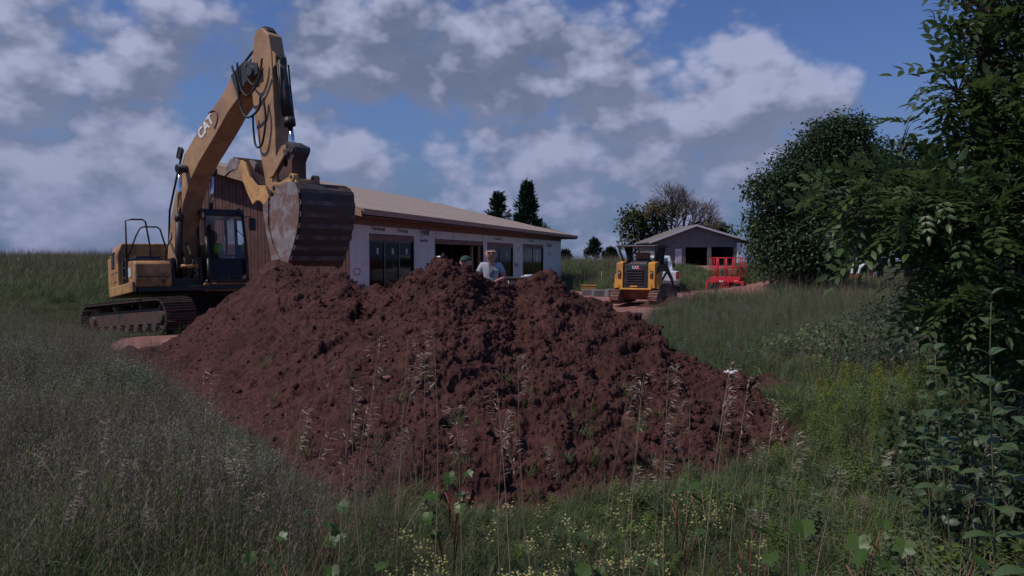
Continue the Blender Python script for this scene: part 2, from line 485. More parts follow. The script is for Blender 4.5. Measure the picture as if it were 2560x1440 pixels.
# for columns where the plateau is 0 the first rows would pile up: spread them a little
XX = (PX[:, None] - 1280) / F * YY
sh = XX.shape
P0 = np.stack([XX.ravel(), YY.ravel(), ZZ.ravel()], 1)
def normals(P, sh):
    G = P.reshape(sh[0], sh[1], 3)
    du = np.gradient(G, axis=0); dv = np.gradient(G, axis=1)
    N = np.cross(du, dv); N /= np.linalg.norm(N, axis=2, keepdims=True) + 1e-9
    N *= np.sign(N[..., 2:3] + 1e-9)
    return N.reshape(-1, 3)
rough = np.interp(np.broadcast_to(PX[:, None], sh).ravel(), [318, 500, 760, 1000, 2070], [.45, .5, .75, 1.15, 1.05])
edge = np.minimum(1, np.broadcast_to(np.concatenate([v, np.ones(nb_)])[None], sh).ravel() * 8 + .15)
N = normals(P0, sh)
P1 = P0 + N * (fbm(P0 * np.array([.9, .9, 1.3]), 3, 1) * .13 * edge)[:, None]
N = normals(P1, sh)
w1 = worley(P1 * 2.1 + .4 * fbm(P1 * 3, 2, 8)[:, None], 2)
w2 = worley(P1 * 5.2 + 3.3, 4)
P2 = P1 + N * ((((.62 - w1) * .155) * rough + (.5 - w2) * .085 * (.5 + .5 * rough)) * edge)[:, None]
# lumps overhang: push mid frequency detail mostly horizontally toward the viewer side
P2[:, 1] -= (fbm(P1 * 2.8 + 5, 3, 21) * .12 * rough * edge)
N = normals(P2, sh)
w3 = worley(P2 * 12.5, 6); w4 = worley(P2 * 27, 7)
t1 = np.abs(fbm(P2 * 7.5, 4, 13)); t2 = np.abs(fbm(P2 * 21, 3, 15))
P3_ = P2 + N * (((.22 - t1) * .11 + (.22 - t2) * .045 + (.5 - w3) * .026 + (.5 - w4) * .012 + fbm(P2 * 45, 2, 9) * .008) * (.6 + .4 * rough))[:, None]
hol = ss(P2[:, 2], .25, .6) * ss(vnoise(P2 * np.array([1.9, 1.9, 2.6]) + 3, 33), .70, .86) * rough
P3_ = P3_ - N * (hol * .12 * edge)[:, None]
idx = np.arange(sh[0] * sh[1]).reshape(sh)
qd = np.stack([idx[:-1, :-1], idx[1:, :-1], idx[1:, 1:], idx[:-1, 1:]], -1).reshape(-1, 4)

def dirtmat(name, c0, c1, c2):
    m = bpy.data.materials.new(name); m.use_nodes = True; b = NB(m.node_tree); p = m.node_tree.nodes['Principled BSDF']
    ps = b.n('ShaderNodeNewGeometry').outputs['Position']
    a1 = b.noise(ps, 1.1, 5, .6, .5); a2 = b.noise(ps, 17, 8, .7); a3 = b.noise(ps, 90, 3, .6)
    c = b.mix(b.ramp(a2, .32, .68), c0, c1)
    c = b.mix(b.m('MULTIPLY', b.ramp(a1, .45, .62), .55), c, c2)
    c = b.mix(b.m('MULTIPLY', b.ramp(a3, .66, .76), .35), c, (.36, .24, .20))
    m.node_tree.links.new(c, p.inputs['Base Color'])
    p.inputs['Roughness'].default_value = .95; p.inputs['Specular IOR Level'].default_value = .12
    bn = b.n('ShaderNodeBump'); bn.inputs['Strength'].default_value = .9; bn.inputs['Distance'].default_value = .012
    m.node_tree.links.new(b.noise(ps, 70, 6, .7), bn.inputs['Height']); m.node_tree.links.new(bn.outputs[0], p.inputs['Normal'])
    return m
M_dirt = dirtmat('red_clay', (.050, .021, .019), (.108, .045, .039), (.036, .017, .015))
pile = npmesh('dirt_pile', P3_, qd, M_dirt, smooth=False)
tag(pile, 'long heap of freshly dug red clay in front of the excavator', 'dirt pile')

# loose clods lying on the pile
def lump(seed, sub=1):
    bm = bmesh.new(); bmesh.ops.create_icosphere(bm, subdivisions=sub, radius=1)
    r_ = random.Random(seed)
    sx_l = Vector((r_.uniform(.7, 1.3), r_.uniform(.6, 1.1), r_.uniform(.5, 1.0)))
    for v_ in bm.verts: v_.co = v_.co * r_.uniform(.55, 1.3) * sx_l
    V = np.array([v_.co[:] for v_ in bm.verts]); Fc = np.array([[x.index for x in f.verts] for f in bm.faces]); bm.free()
    return V, Fc
LUMPS = [lump(i) for i in range(5)]
def rotm(a, b_, c):
    return np.array(Euler((a, b_, c)).to_matrix())
def bake(tmpl, pos, scl, seed=1, flat=1.0, rots=None):
    r_ = np.random.default_rng(seed); VV = []; FF = []; off = 0
    for i in range(len(pos)):
        V, Fc = tmpl[i % len(tmpl)]
        M = rotm(*(r_.uniform(0, 6.28, 3))) if rots is None else rots[i]
        s = scl[i] if np.ndim(scl[i]) else np.array([scl[i], scl[i], scl[i] * flat])
        VV.append((V * s) @ M.T + pos[i]); FF.append(Fc + off); off += len(V)
    return np.concatenate(VV), np.concatenate(FF)
G3 = P3_.reshape(sh[0], sh[1], 3)
ncl = 14000
ii = rng.integers(60, sh[0] - 2, ncl); jj = rng.integers(2, nf, ncl)
keep = rng.random(ncl) < np.interp(PX[ii], [318, 600, 1000, 2070], [.3, .45, 1, 1])
ii, jj = ii[keep], jj[keep]
cp = G3[ii, jj]; cs = .007 + .026 * rng.random(len(ii)) ** 3.5 + (rng.random(len(ii)) < .008) * .05
V_, F_ = bake(LUMPS, cp, cs, 3)
cl = npmesh('clods', V_, F_, M_dirt, parent=pile); cl['kind'] = 'stuff'
# a flatter spill of the same clay further right and the cut edge left of the heap
def mound(name, cx, cy_, rx, ry, hgt, n, label, seed):
    u = np.linspace(-1, 1, n); U, W = np.meshgrid(u, u, indexing='ij'); r2 = np.sqrt(U ** 2 + W ** 2)
    z = hgt * np.clip(1 - r2 ** 1.6, -.05, 1)
    X_ = cx + U * rx; Y_ = cy_ + W * ry; P_ = np.stack([X_.ravel(), Y_.ravel(), z.ravel() + H(X_, Y_).ravel() - .02], 1)
    k_ = np.clip(1.1 - r2.ravel(), 0, 1)
    P_[:, 2] += ((.55 - worley(P_ * 3.5, seed)) * .16 + (.5 - worley(P_ * 10, seed + 1)) * .05) * k_
    id_ = np.arange(n * n).reshape(n, n); q_ = np.stack([id_[:-1, :-1], id_[1:, :-1], id_[1:, 1:], id_[:-1, 1:]], -1).reshape(-1, 4)
    q_ = q_[(r2.ravel()[q_] < 1.03).all(1)]
    o = npmesh(name, P_, q_, M_dirt); return tag(o, label, 'dirt heap')
mound('dirt_heap', 3.55, 11.2, .75, .65, .22, 70, 'low heap of red clay among weeds right of the big pile', 31)
mound('dirt_heap', -6.15, 13.2, 1.0, .8, .34, 80, 'dark red clay bank at the left foot of the big pile', 41)
mound('dirt_heap', 5.9, 29.6, 1.3, .9, .35, 60, 'loose soil pushed up beside the track loader bucket', 51)

def pile_free(X, Y):
    px = 1280 + F * X / np.maximum(Y, .5)
    t0 = np.interp(px, [c[0] for c in toe], [c[1] for c in toe]); yb = np.interp(px, PX, BY[:, -1])
    return ~((px > 322) & (px < 2066) & (Y > t0 + .12) & (Y < yb - .3))
def occupied(X, Y):
    o = ~pile_free(X, Y)
    for poly in (YARD, DIGPAD, RAMP): o |= inpoly(X, Y, poly)
    return o
# flat ledge pressed by the tracks
u = np.linspace(0, 1, 60); U, W = np.meshgrid(u, u, indexing='ij')
X_ = -7.35 + 1.75 * U + .3 * W; Y_ = 14.6 + 1.9 * W; zz = H(X_, Y_) + .07 + .035 * np.sin(W * 58) * (np.sin(U * 9) > -.6)
id_ = np.arange(3600).reshape(60, 60); q_ = np.stack([id_[:-1, :-1], id_[1:, :-1], id_[1:, 1:], id_[:-1, 1:]], -1).reshape(-1, 4)
tp = npmesh('track_print', np.stack([X_.ravel(), Y_.ravel(), zz.ravel()], 1), q_, M_dirt); tag(tp, 'flat ledge of clay with pressed crawler track ridges', kind='structure')
# cloth scrap on the heap's right shoulder
# ------------------------------------------------------------------ vegetation
hidden = {}
def src_coll(name, objs):
    c = bpy.data.collections.new(name)
    for o in objs: c.objects.link(o)
    hidden[name] = c; return c
def rawobj(name, V, Fc, mats, mi=None):
    me = bpy.data.meshes.new(name)
    me.from_pydata([tuple(v) for v in V], [], [tuple(f) for f in Fc]); me.update()
    for m in mats: me.materials.append(m)
    if mi is not None: me.polygons.foreach_set('material_index', mi)
    return bpy.data.objects.new(name, me)

def blade(V, Fc, Mi, base, direc, L, wd, bend, mi=0, segs=4, droop=0.0):
    """one grass blade as a narrow tapering strip"""
    d = Vector(direc).normalized(); side = Vector((-d.y, d.x, 0))
    if side.length < 1e-3: side = Vector((1, 0, 0))
    side.normalize(); p = Vector(base); ang = bend * .15; n0 = len(V)
    up = Vector((0, 0, 1)); hd = Vector((d.x, d.y, 0)); hd = hd.normalized() if hd.length > 1e-4 else Vector((1, 0, 0))
    a = math.acos(max(-1, min(1, d.z)))
    for i in range(segs + 1):
        t = i / segs; ww = wd * (1 - t ** 2.2) * (.6 + .4 * min(1, t * 4)) * .5
        if i == segs: V.append(tuple(p))
        else: V.append(tuple(p - side * ww)); V.append(tuple(p + side * ww))
        a += bend / segs * (1 + 1.3 * t) + droop * t
        dd = up * math.cos(a) + hd * math.sin(a)
        p = p + dd * (L / segs)
    for i in range(segs - 1):
        o = n0 + 2 * i; Fc.append((o, o + 1, o + 3, o + 2)); Mi.append(mi)
    o = n0 + 2 * (segs - 1); Fc.append((o, o + 1, o + 2)); Mi.append(mi)

def quadleaf(V, Fc, Mi, base, d, L, wd, mi=0, fold=.25, up=(0, 0, 1), droop=.25):
    """pointed oval leaf: 6 triangles folded on the midrib"""
    d = Vector(d).normalized(); s = d.cross(Vector(up)); s = s.normalized() if s.length > 1e-3 else d.orthogonal().normalized()
    n = s.cross(d).normalized(); b0 = Vector(base); n0 = len(V)
    def P(t, k): return tuple(b0 + d * (L * t) + s * (wd * .5 * k) + n * (abs(k) * fold * wd * .5 - droop * L * t * t))
    V += [P(0, 0), P(.3, -.85), P(.3, 0), P(.3, .85), P(.65, -.8), P(.65, 0), P(.65, .8), P(1, 0)]
    for f in ((0, 2, 1), (0, 3, 2), (1, 2, 5, 4), (2, 3, 6, 5), (4, 5, 7), (5, 6, 7)):
        Fc.append(tuple(n0 + i for i in f)); Mi.append(mi)

G_green = leafmat('grass_green', (.058, .090, .028), (.155, .200, .068), .3, .55, .3)
G_dry = leafmat('grass_dry', (.12, .10, .065), (.24, .19, .13), .2, .7, .2)
G_seed = leafmat('seed_head', (.27, .20, .165), (.43, .34, .285), .2, .7, .2)
G_mauve = leafmat('seed_haze', (.15, .11, .10), (.24, .185, .165), .25, .8, .1)
G_grey = leafmat('weed_leaf', (.070, .112, .044), (.160, .205, .095), .3, .6, .3)
G_gold = leafmat('goldenrod_leaf', (.085, .14, .025), (.19, .25, .05), .35, .5, .3)
G_yel = leafmat('goldenrod_flower', (.17, .18, .03), (.28, .26, .05), .3, .7, .1)
G_cream = leafmat('toadflax_flower', (.42, .38, .12), (.60, .54, .26), .25, .6, .2)
G_white = leafmat('fleabane_flower', (.13, .15, .14), (.24, .25, .25), .25, .7, .2)
G_vine = leafmat('vine_leaf', (.035, .085, .018), (.12, .19, .03), .4, .42, .45)
G_tree = leafmat('tree_leaf', (.024, .046, .020), (.062, .096, .038), .28, .45, .4)
G_tree2 = leafmat('near_tree_leaf', (.040, .078, .028), (.13, .18, .055), .44, .4, .5)
G_sap = leafmat('sapling_leaf', (.060, .105, .042), (.13, .185, .080), .3, .42, .5)
G_bark = mat('bark', (.075, .055, .042), .9, var=.4, scale=14, bump=.8, bscale=30)
G_stem = mat('green_stem', (.085, .105, .045), .7, var=.3, scale=20)
G_rstem = mat('red_stem', (.22, .075, .05), .6, var=.3, scale=20)

def tuft(name, n, hmin, hmax, wd, spread, mats, mi=0, bendr=(.3, 1.3), segs=4, seeds=0, seed=0, seedmat=2, haze=False, seedlen=.16):
    r_ = random.Random(seed); V = []; Fc = []; Mi = []
    for i in range(n):
        a = r_.uniform(0, 6.28); rr = spread * math.sqrt(r_.random()); tilt = r_.uniform(.02, .38); b2 = r_.uniform(0, 6.28)
        blade(V, Fc, Mi, (rr * math.cos(a), rr * math.sin(a), 0), (math.sin(tilt) * math.cos(b2), math.sin(tilt) * math.sin(b2), math.cos(tilt)),
              r_.uniform(hmin, hmax), wd * r_.uniform(.6, 1.25), r_.uniform(*bendr), mi if r_.random() > .15 else 1, segs)
    for i in range(seeds):
        a = r_.uniform(0, 6.28); rr = spread * 1.2 * math.sqrt(r_.random()); tilt = r_.uniform(0, .22); b2 = r_.uniform(0, 6.28)
        L = hmax * r_.uniform(1.0, 1.45); d = Vector((math.sin(tilt) * math.cos(b2), math.sin(tilt) * math.sin(b2), math.cos(tilt)))
        base = Vector((rr * math.cos(a), rr * math.sin(a), 0)); top = base + d * L
        blade(V, Fc, Mi, base, d, L, wd * .45, .05, 1, 2)
        for k_ in range(9 if not haze else 12):
            t = 1 - (k_ / (9 if not haze else 12)) * (seedlen / L if not haze else .42)
            pp = base + d * (L * t); aa = r_.uniform(0, 6.28)
            sp = .35 if not haze else .8
            dd = (d + Vector((math.cos(aa), math.sin(aa), r_.uniform(-.2, .3))) * sp).normalized()
            l_ = r_.uniform(.02, .035) if not haze else r_.uniform(.010, .026)
            quadleaf(V, Fc, Mi, pp, dd, l_, l_ * (.16 if not haze else .2), seedmat if seedmat != 2 else 1)
    return rawobj(name, V, Fc, mats, Mi)
gm_ = [G_green, G_dry, G_seed, G_mauve]
arch = [tuft('arch%d' % i, 12, .55, 1.0, .013, .10, gm_, seed=200 + i, bendr=(1.4, 2.8), segs=6) for i in range(4)]
broken = [tuft('broken%d' % i, 9, .4, .95, .008, .2, gm_, mi=1, seed=220 + i, bendr=(.1, 3.4), segs=5, seeds=1, seedmat=1) for i in range(4)]
fine = [tuft('fine%d' % i, 34, .30, .72, .007, .10, gm_, seed=i, seeds=i % 2, segs=4, seedmat=1) for i in range(5)]
lush = [tuft('lush%d' % i, 30, .25, .60, .012, .12, gm_, seed=20 + i, bendr=(.5, 1.9), segs=5) for i in range(5)]
hazy = [tuft('hazy%d' % i, 26, .30, .65, .006, .12, gm_, seed=40 + i, seeds=7, haze=True, seedmat=3, segs=3) for i in range(4)]
dry = [tuft('dry%d' % i, 22, .30, .70, .006, .10, gm_, mi=1, seed=60 + i, seeds=2, segs=4) for i in range(3)]
far = [tuft('far%d' % i, 30, .25, .60, .022, .35, gm_, seed=80 + i, seeds=4, haze=True, seedmat=3, segs=2) for i in range(4)]
def weed(name, seed, h_, nl, ll, lw, mats, fl=0, flmi=1, br=0):
    r_ = random.Random(seed); V = []; Fc = []; Mi = []
    for st in range(1 + br):
        tx, ty = r_.uniform(-.12, .12), r_.uniform(-.12, .12); bx, by = r_.uniform(-.06, .06), r_.uniform(-.06, .06); hh = h_ * r_.uniform(.75, 1.1)
        blade(V, Fc, Mi, (bx, by, 0), (tx, ty, 1), hh, .006, .02, len(mats) - 1, 3)
        d = Vector((tx, ty, 1)).normalized()
        for k_ in range(nl):
            t = .12 + .85 * k_ / nl; a = k_ * 2.4 + r_.uniform(-.3, .3); pp = Vector((bx, by, 0)) + d * hh * t
            s = (1 - .55 * t) * r_.uniform(.8, 1.2)
            quadleaf(V, Fc, Mi, pp, (math.cos(a), math.sin(a), r_.uniform(.1, .7)), ll * s, lw * s, 0, droop=.3)
        if fl:
            for k_ in range(fl):
                t = r_.uniform(.80, 1.02); a = r_.uniform(0, 6.28); pp = Vector((bx, by, 0)) + d * hh * t + Vector((math.cos(a), math.sin(a), 0)) * .05 * (1.05 - t) * 4
                quadleaf(V, Fc, Mi, pp, (math.cos(a), math.sin(a), .8), .022, .016, flmi)
    return rawobj(name, V, Fc, mats, Mi)
weeds = [weed('weed%d' % i, 100 + i, .55, 26, .085, .028, [G_grey, G_white, G_stem], fl=(10 if i % 3 == 0 else 0), br=2) for i in range(5)]
leafy = [weed('leafy%d' % i, 120 + i, .42, 20, .10, .045, [G_gold if i % 2 else G_grey, G_yel, G_stem], br=3) for i in range(4)]
toad = [weed('toad%d' % i, 140 + i, .40, 20, .045, .008, [G_grey, G_cream, G_stem], fl=9, br=2) for i in range(3)]

def scatter(name, coll_objs, pos, rotz, scl, label, tiltamt=.12, kind='stuff'):
    col = src_coll(name + '_source', coll_objs)
    n = len(pos)
    me = bpy.data.meshes.new(name); me.vertices.add(n); me.vertices.foreach_set('co', np.ascontiguousarray(pos, np.float32).ravel())
    rot = np.stack([rng.normal(0, tiltamt, n), rng.normal(0, tiltamt, n), rotz], 1).astype(np.float32)
    a = me.attributes.new('irot', 'FLOAT_VECTOR', 'POINT'); a.data.foreach_set('vector', rot.ravel())
    a = me.attributes.new('iscl', 'FLOAT', 'POINT'); a.data.foreach_set('value', np.asarray(scl, np.float32))
    a = me.attributes.new('iidx', 'INT', 'POINT'); a.data.foreach_set('value', rng.integers(0, len(coll_objs), n).astype(np.int32))
    o = bpy.data.objects.new(name, me); C.objects.link(o)
    ng = bpy.data.node_groups.new(name + '_scatter', 'GeometryNodeTree')
    ng.interface.new_socket('Geometry', in_out='INPUT', socket_type='NodeSocketGeometry'); ng.interface.new_socket('Geometry', in_out='OUTPUT', socket_type='NodeSocketGeometry')
    N_ = ng.nodes; L_ = ng.links
    gi = N_.new('NodeGroupInput'); go = N_.new('NodeGroupOutput')
    mp = N_.new('GeometryNodeMeshToPoints'); ip = N_.new('GeometryNodeInstanceOnPoints'); ci = N_.new('GeometryNodeCollectionInfo')
    ci.inputs['Collection'].default_value = col; ci.inputs['Separate Children'].default_value = True; ci.inputs['Reset Children'].default_value = True
    def attr(nm, ty):
        x = N_.new('GeometryNodeInputNamedAttribute'); x.data_type = ty; x.inputs['Name'].default_value = nm
        return next(s_ for s_ in x.outputs if s_.enabled and s_.name == 'Attribute')
    L_.new(gi.outputs[0], mp.inputs[0]); L_.new(mp.outputs[0], ip.inputs['Points']); L_.new(ci.outputs[0], ip.inputs['Instance'])
    ip.inputs['Pick Instance'].default_value = True
    L_.new(attr('iidx', 'INT'), ip.inputs['Instance Index'])
    er = N_.new('FunctionNodeEulerToRotation'); L_.new(attr('irot', 'FLOAT_VECTOR'), er.inputs[0]); L_.new(er.outputs[0], ip.inputs['Rotation'])
    L_.new(attr('iscl', 'FLOAT'), ip.inputs['Scale']); L_.new(ip.outputs[0], go.inputs[0])
    md = o.modifiers.new('scatter', 'NODES'); md.node_group = ng
    return tag(o, label, kind=kind)

def wedge(n, y0, y1, pxa=-260, pxb=2820, power=1.0):
    Y = y0 + (y1 - y0) * rng.random(n) ** power
    px = rng.uniform(pxa, pxb, n)
    X = (px - 1280) / F * Y
    return X, Y, px
def zat(X, Y): return H(X, Y)
def toe_low(P):
    pxp = 1280 + F * P[:, 0] / P[:, 1]
    t0 = np.interp(pxp, [c[0] for c in toe], [c[1] for c in toe]); g_ = np.clip((t0 - P[:, 1]) / 3.2, 0, 1)
    side = ss(pxp, 200, 340) * (1 - ss(pxp, 880, 1050))
    return 1 - .62 * side * (1 - g_) * (P[:, 1] < t0 + 2.5)
def track_low(P):
    return toe_low(P) - .62 * np.exp(-((P[:, 0] + 8.6) ** 2 + (P[:, 1] - 18.2) ** 2) / 3.6 ** 2)
def place(X, Y, keep=None):
    k_ = ~occupied(X, Y)
    if keep is not None: k_ &= keep
    X, Y = X[k_], Y[k_]; return np.stack([X, Y, zat(X, Y) - .02], 1)

def hfac(P):
    # vegetation stands lower at the foot of the heap
    a = P[:, 0] / P[:, 1]
    base = np.interp(a, [-.64, -.35, -.2, 0, .2, .35, .64], [1.0, .9, .62, .50, .58, .72, .95])
    nearf = np.interp(P[:, 1], [2.2, 4.0, 5.5, 7, 9], [1.15, 1.0, .85, .9, 1.0])
    clump = .55 + .9 * vnoise(np.stack([P[:, 0] * .9, P[:, 1] * .9, P[:, 0] * 0], 1), 77)
    return base * nearf * clump * toe_low(P)
# foreground (2 - 9 m)
def density(P): return None
X, Y, px = wedge(5200, 2.1, 9.5, power=.75)
cl_n = vnoise(np.stack([X * .8, Y * .8, X * 0], 1), 5)
P = place(X, Y, cl_n > .25); scatter('foreground_grass', fine, P, rng.uniform(0, 6.28, len(P)), rng.uniform(.65, 1.15, len(P)) * hfac(P), 'tangle of green and dry meadow grass in the foreground')
X, Y, px = wedge(6200, 2.1, 9.5, power=.75)
P = place(X, Y, (px > 820) | (rng.random(len(X)) < .35)); scatter('lush_grass', lush, P, rng.uniform(0, 6.28, len(P)), rng.uniform(.6, 1.1, len(P)) * hfac(P), 'broad bladed green grass below the heap')
X, Y, px = wedge(2600, 3.5, 13, pxa=-260, pxb=1000, power=.8)
P = place(X, Y); scatter('seeding_grass', hazy, P, rng.uniform(0, 6.28, len(P)), rng.uniform(.7, 1.1, len(P)) * (.6 + .75 * vnoise(np.stack([P[:, 0] * .8, P[:, 1] * .8, P[:, 0] * 0], 1), 78)) * toe_low(P), 'mauve haze of fine seeding grass left of the heap')
X, Y, px = wedge(1500, 2.2, 12, power=.8)
P = place(X, Y, rng.random(len(X)) < np.interp(px, [0, 1300, 2600], [1, .7, .5])); scatter('dry_grass', dry, P, rng.uniform(0, 6.28, len(P)), rng.uniform(.6, 1.0, len(P)) * hfac(P), 'dry straw coloured grass among the green')
X, Y, px = wedge(4200, 2.6, 16, pxa=1150, pxb=2820, power=.8)
P = place(X, Y, rng.random(len(X)) < np.interp(px, [1150, 1700, 2300], [.15, .7, 1])); scatter('leafy_weeds', leafy, P, rng.uniform(0, 6.28, len(P)), rng.uniform(.6, 1.2, len(P)) * hfac(P), 'leafy green weeds on the right of the heap')
X, Y, px = wedge(3600, 5, 20, pxa=-260, pxb=700, power=.9)
P = place(X, Y); scatter('meadow_weeds', weeds, P, rng.uniform(0, 6.28, len(P)), rng.uniform(.7, 1.2, len(P)) * track_low(P) * (.6 + .75 * vnoise(np.stack([P[:, 0] * .6, P[:, 1] * .6, P[:, 0] * 0], 1), 79)), 'grey green meadow weeds with small pale flowers')
X, Y, px = wedge(110, 3.2, 5.3, pxa=950, pxb=2000)
P = place(X, Y, rng.random(len(X)) < np.interp(px, [950, 1100, 1250, 1600, 2000], [1, 1, .3, 1, .5])); scatter('toadflax', toad, P, rng.uniform(0, 6.28, len(P)), rng.uniform(.7, 1.0, len(P)) * .8, 'low patch of pale yellow toadflax in the grass')
X, Y, px = wedge(900, 2.0, 9.0, power=.7)
P = place(X, Y); scatter('arching_grass', arch, P, rng.uniform(0, 6.28, len(P)), rng.uniform(.6, 1.1, len(P)) * hfac(P), 'long arching grass blades in the foreground', tiltamt=.25)
X, Y, px = wedge(700, 2.0, 11.0, power=.7)
P = place(X, Y); scatter('dead_stalks', broken, P, rng.uniform(0, 6.28, len(P)), rng.uniform(.6, 1.1, len(P)) * hfac(P), 'bent and broken dead grass stalks', tiltamt=.5)
# middle ground
X, Y, px = wedge(15000, 9, 32, power=.85)
hz_ = rng.random(len(X))
P = place(X, Y, hz_ < .55); scatter('meadow_grass', fine + hazy, P, rng.uniform(0, 6.28, len(P)), rng.uniform(.8, 1.2, len(P)) * np.interp(P[:, 0] / P[:, 1], [-.6, -.3, .1, .6], [1.05, .75, .55, .8]) * track_low(P) * (.7 + .6 * vnoise(np.stack([P[:, 0] * .4, P[:, 1] * .4, P[:, 0] * 0], 1), 80)), 'rough meadow grass around the building site')
X, Y, px = wedge(5200, 11, 34, pxa=1500, pxb=2820, power=.85)
P = place(X, Y); scatter('bank_weeds', weeds + hazy, P, rng.uniform(0, 6.28, len(P)), rng.uniform(.6, 1.0, len(P)), 'pale grass and weeds covering the bank on the right')
# far meadow
X, Y, px = wedge(16000, 28, 95, power=.8)
P = place(X, Y, ~((px > 1640) & (px < 1790) & (Y > 42))); scatter('far_meadow', far, P, rng.uniform(0, 6.28, len(P)), rng.uniform(.9, 1.6, len(P)), 'tall meadow grass on the rise behind the site')
X, Y, px = wedge(1500, 42, 75, pxa=1620, pxb=1800)
P = place(X, Y); scatter('mown_grass', lush, P, rng.uniform(0, 6.28, len(P)), rng.uniform(.7, 1.1, len(P)) * 1.3, 'short green grass between yard and garage ramp')
# sprouts growing on the lower slope of the heap
ns = 150
ii = rng.integers(140, sh[0] - 40, ns); jj = (rng.random(ns) ** 2.2 * 130).astype(int)
P = G3[ii, jj] - np.array([0, 0, .02])
scatter('slope_sprouts', fine + lush, P, rng.uniform(0, 6.28, ns), rng.uniform(.22, .5, ns), 'young grass sprouting low on the clay slope')
# ------------------------------------------------------------------ materials for machines and buildings
Mud = (.10, .045, .035)
M_yel = mat('machine_yellow', (.62, .33, .105), .45, var=.10, scale=2.5, dirt=(.22, .12, .08), dirt_amt=.45, dirt_scale=2.2, bump=.05, coat=.15)
M_yel2 = mat('machine_yellow_body', (.47, .245, .085), .45, var=.10, scale=2.5, dirt=(.16, .08, .05), dirt_amt=.5, dirt_scale=1.8)
M_boom = mat('boom_yellow', (.45, .255, .125), .45, var=.12, scale=1.5, dirt=(.25, .14, .10), dirt_amt=.45, dirt_scale=1.8)
M_blk = mat('black_paint', (.018, .019, .022), .45, var=.2, scale=4, dirt=Mud, dirt_amt=.35)
M_grey = mat('dark_grey_paint', (.04, .043, .05), .5, var=.2, scale=4, dirt=Mud, dirt_amt=.4)
M_rub = mat('hose_rubber', (.015, .015, .017), .6, var=.2)
M_steel = mat('worn_steel', (.27, .235, .24), .55, metal=.1, var=.28, scale=4, dirt=(.17, .085, .065), dirt_amt=.55, dirt_scale=3.5, bump=.15)
M_steeld = mat('dark_steel', (.055, .047, .048), .55, metal=.2, var=.35, scale=3, dirt=(.14, .06, .045), dirt_amt=.5, dirt_scale=2.0, bump=.2)
M_chrome = mat('chrome_rod', (.75, .78, .82), .12, metal=1.0, var=.03)
M_track = mat('track_steel', (.075, .058, .055), .6, metal=.25, var=.3, scale=5, dirt=(.12, .055, .045), dirt_amt=.55, dirt_scale=4, bump=.3)
M_white = mat('white_letters', (.8, .8, .8), .5, var=.02)
M_red = mat('red_mark', (.55, .02, .03), .5, var=.05)
M_glass = None
def glassmat(name, col=(.8, .85, .85), rough=.02, alpha=.25, ior=1.5):
    m = bpy.data.materials.new(name); m.use_nodes = True; t = m.node_tree; b = NB(t); t.nodes.clear()
    o = b.n('ShaderNodeOutputMaterial'); tr = b.n('ShaderNodeBsdfTransparent'); gl = b.n('ShaderNodeBsdfGlossy')
    tr.inputs[0].default_value = (*col, 1); gl.inputs['Roughness'].default_value = rough
    fr = b.n('ShaderNodeFresnel'); fr.inputs[0].default_value = ior
    mx = b.n('ShaderNodeMixShader'); t.links.new(b.m('ADD', fr.outputs[0], alpha * .3, clamp=True), mx.inputs[0]); t.links.new(tr.outputs[0], mx.inputs[1]); t.links.new(gl.outputs[0], mx.inputs[2])
    t.links.new(mx.outputs[0], o.inputs[0]); return m
M_glass = glassmat('cab_glass', (.80, .86, .88), .02, .2)
M_win = glassmat('window_glass', (.35, .42, .42), .02, .25)
M_hivis = mat('hivis_yellow', (.40, .95, .06), .7, var=.1, emis=None)
M_skin = mat('skin', (.52, .26, .20), .55, var=.12, scale=12)

# ------------------------------------------------------------------ excavator
TX = Vector((-9.05, 21.71, -2.12 + EYE))
def head(deg, pitch):  # heading measured from -Y towards +X; local x forward, y left, z up
    y_, p_ = R(deg), R(pitch)
    f = Vector((math.sin(y_), -math.cos(y_), 0)); l = Vector((math.cos(y_), math.sin(y_), 0)); u = Vector((0, 0, 1))
    f2 = f * math.cos(p_) + u * math.sin(p_); u2 = -f * math.sin(p_) + u * math.cos(p_)
    return Matrix((f2, l, u2)).transposed()
RB, RM, RT = head(36, 5), head(52, 5), head(54, 5)     # body, boom, tracks
ex = empty('excavator', TX)
ex.rotation_euler = RB.to_euler()
tag(ex, 'large yellow crawler excavator lowering its bucket onto the red clay heap', 'excavator')
rel_m = (RB.inverted() @ RM).to_4x4(); rel_t = Matrix.Translation((.10, 0, .05)) @ (RB.inverted() @ RT).to_4x4()
def xp(name, mb, m, parent=ex, bevel=.012, frame=None, seg=2):
    o = mb.build(name, m, parent, bevel, seg)
    if frame is not None: o.matrix_local = frame
    return o
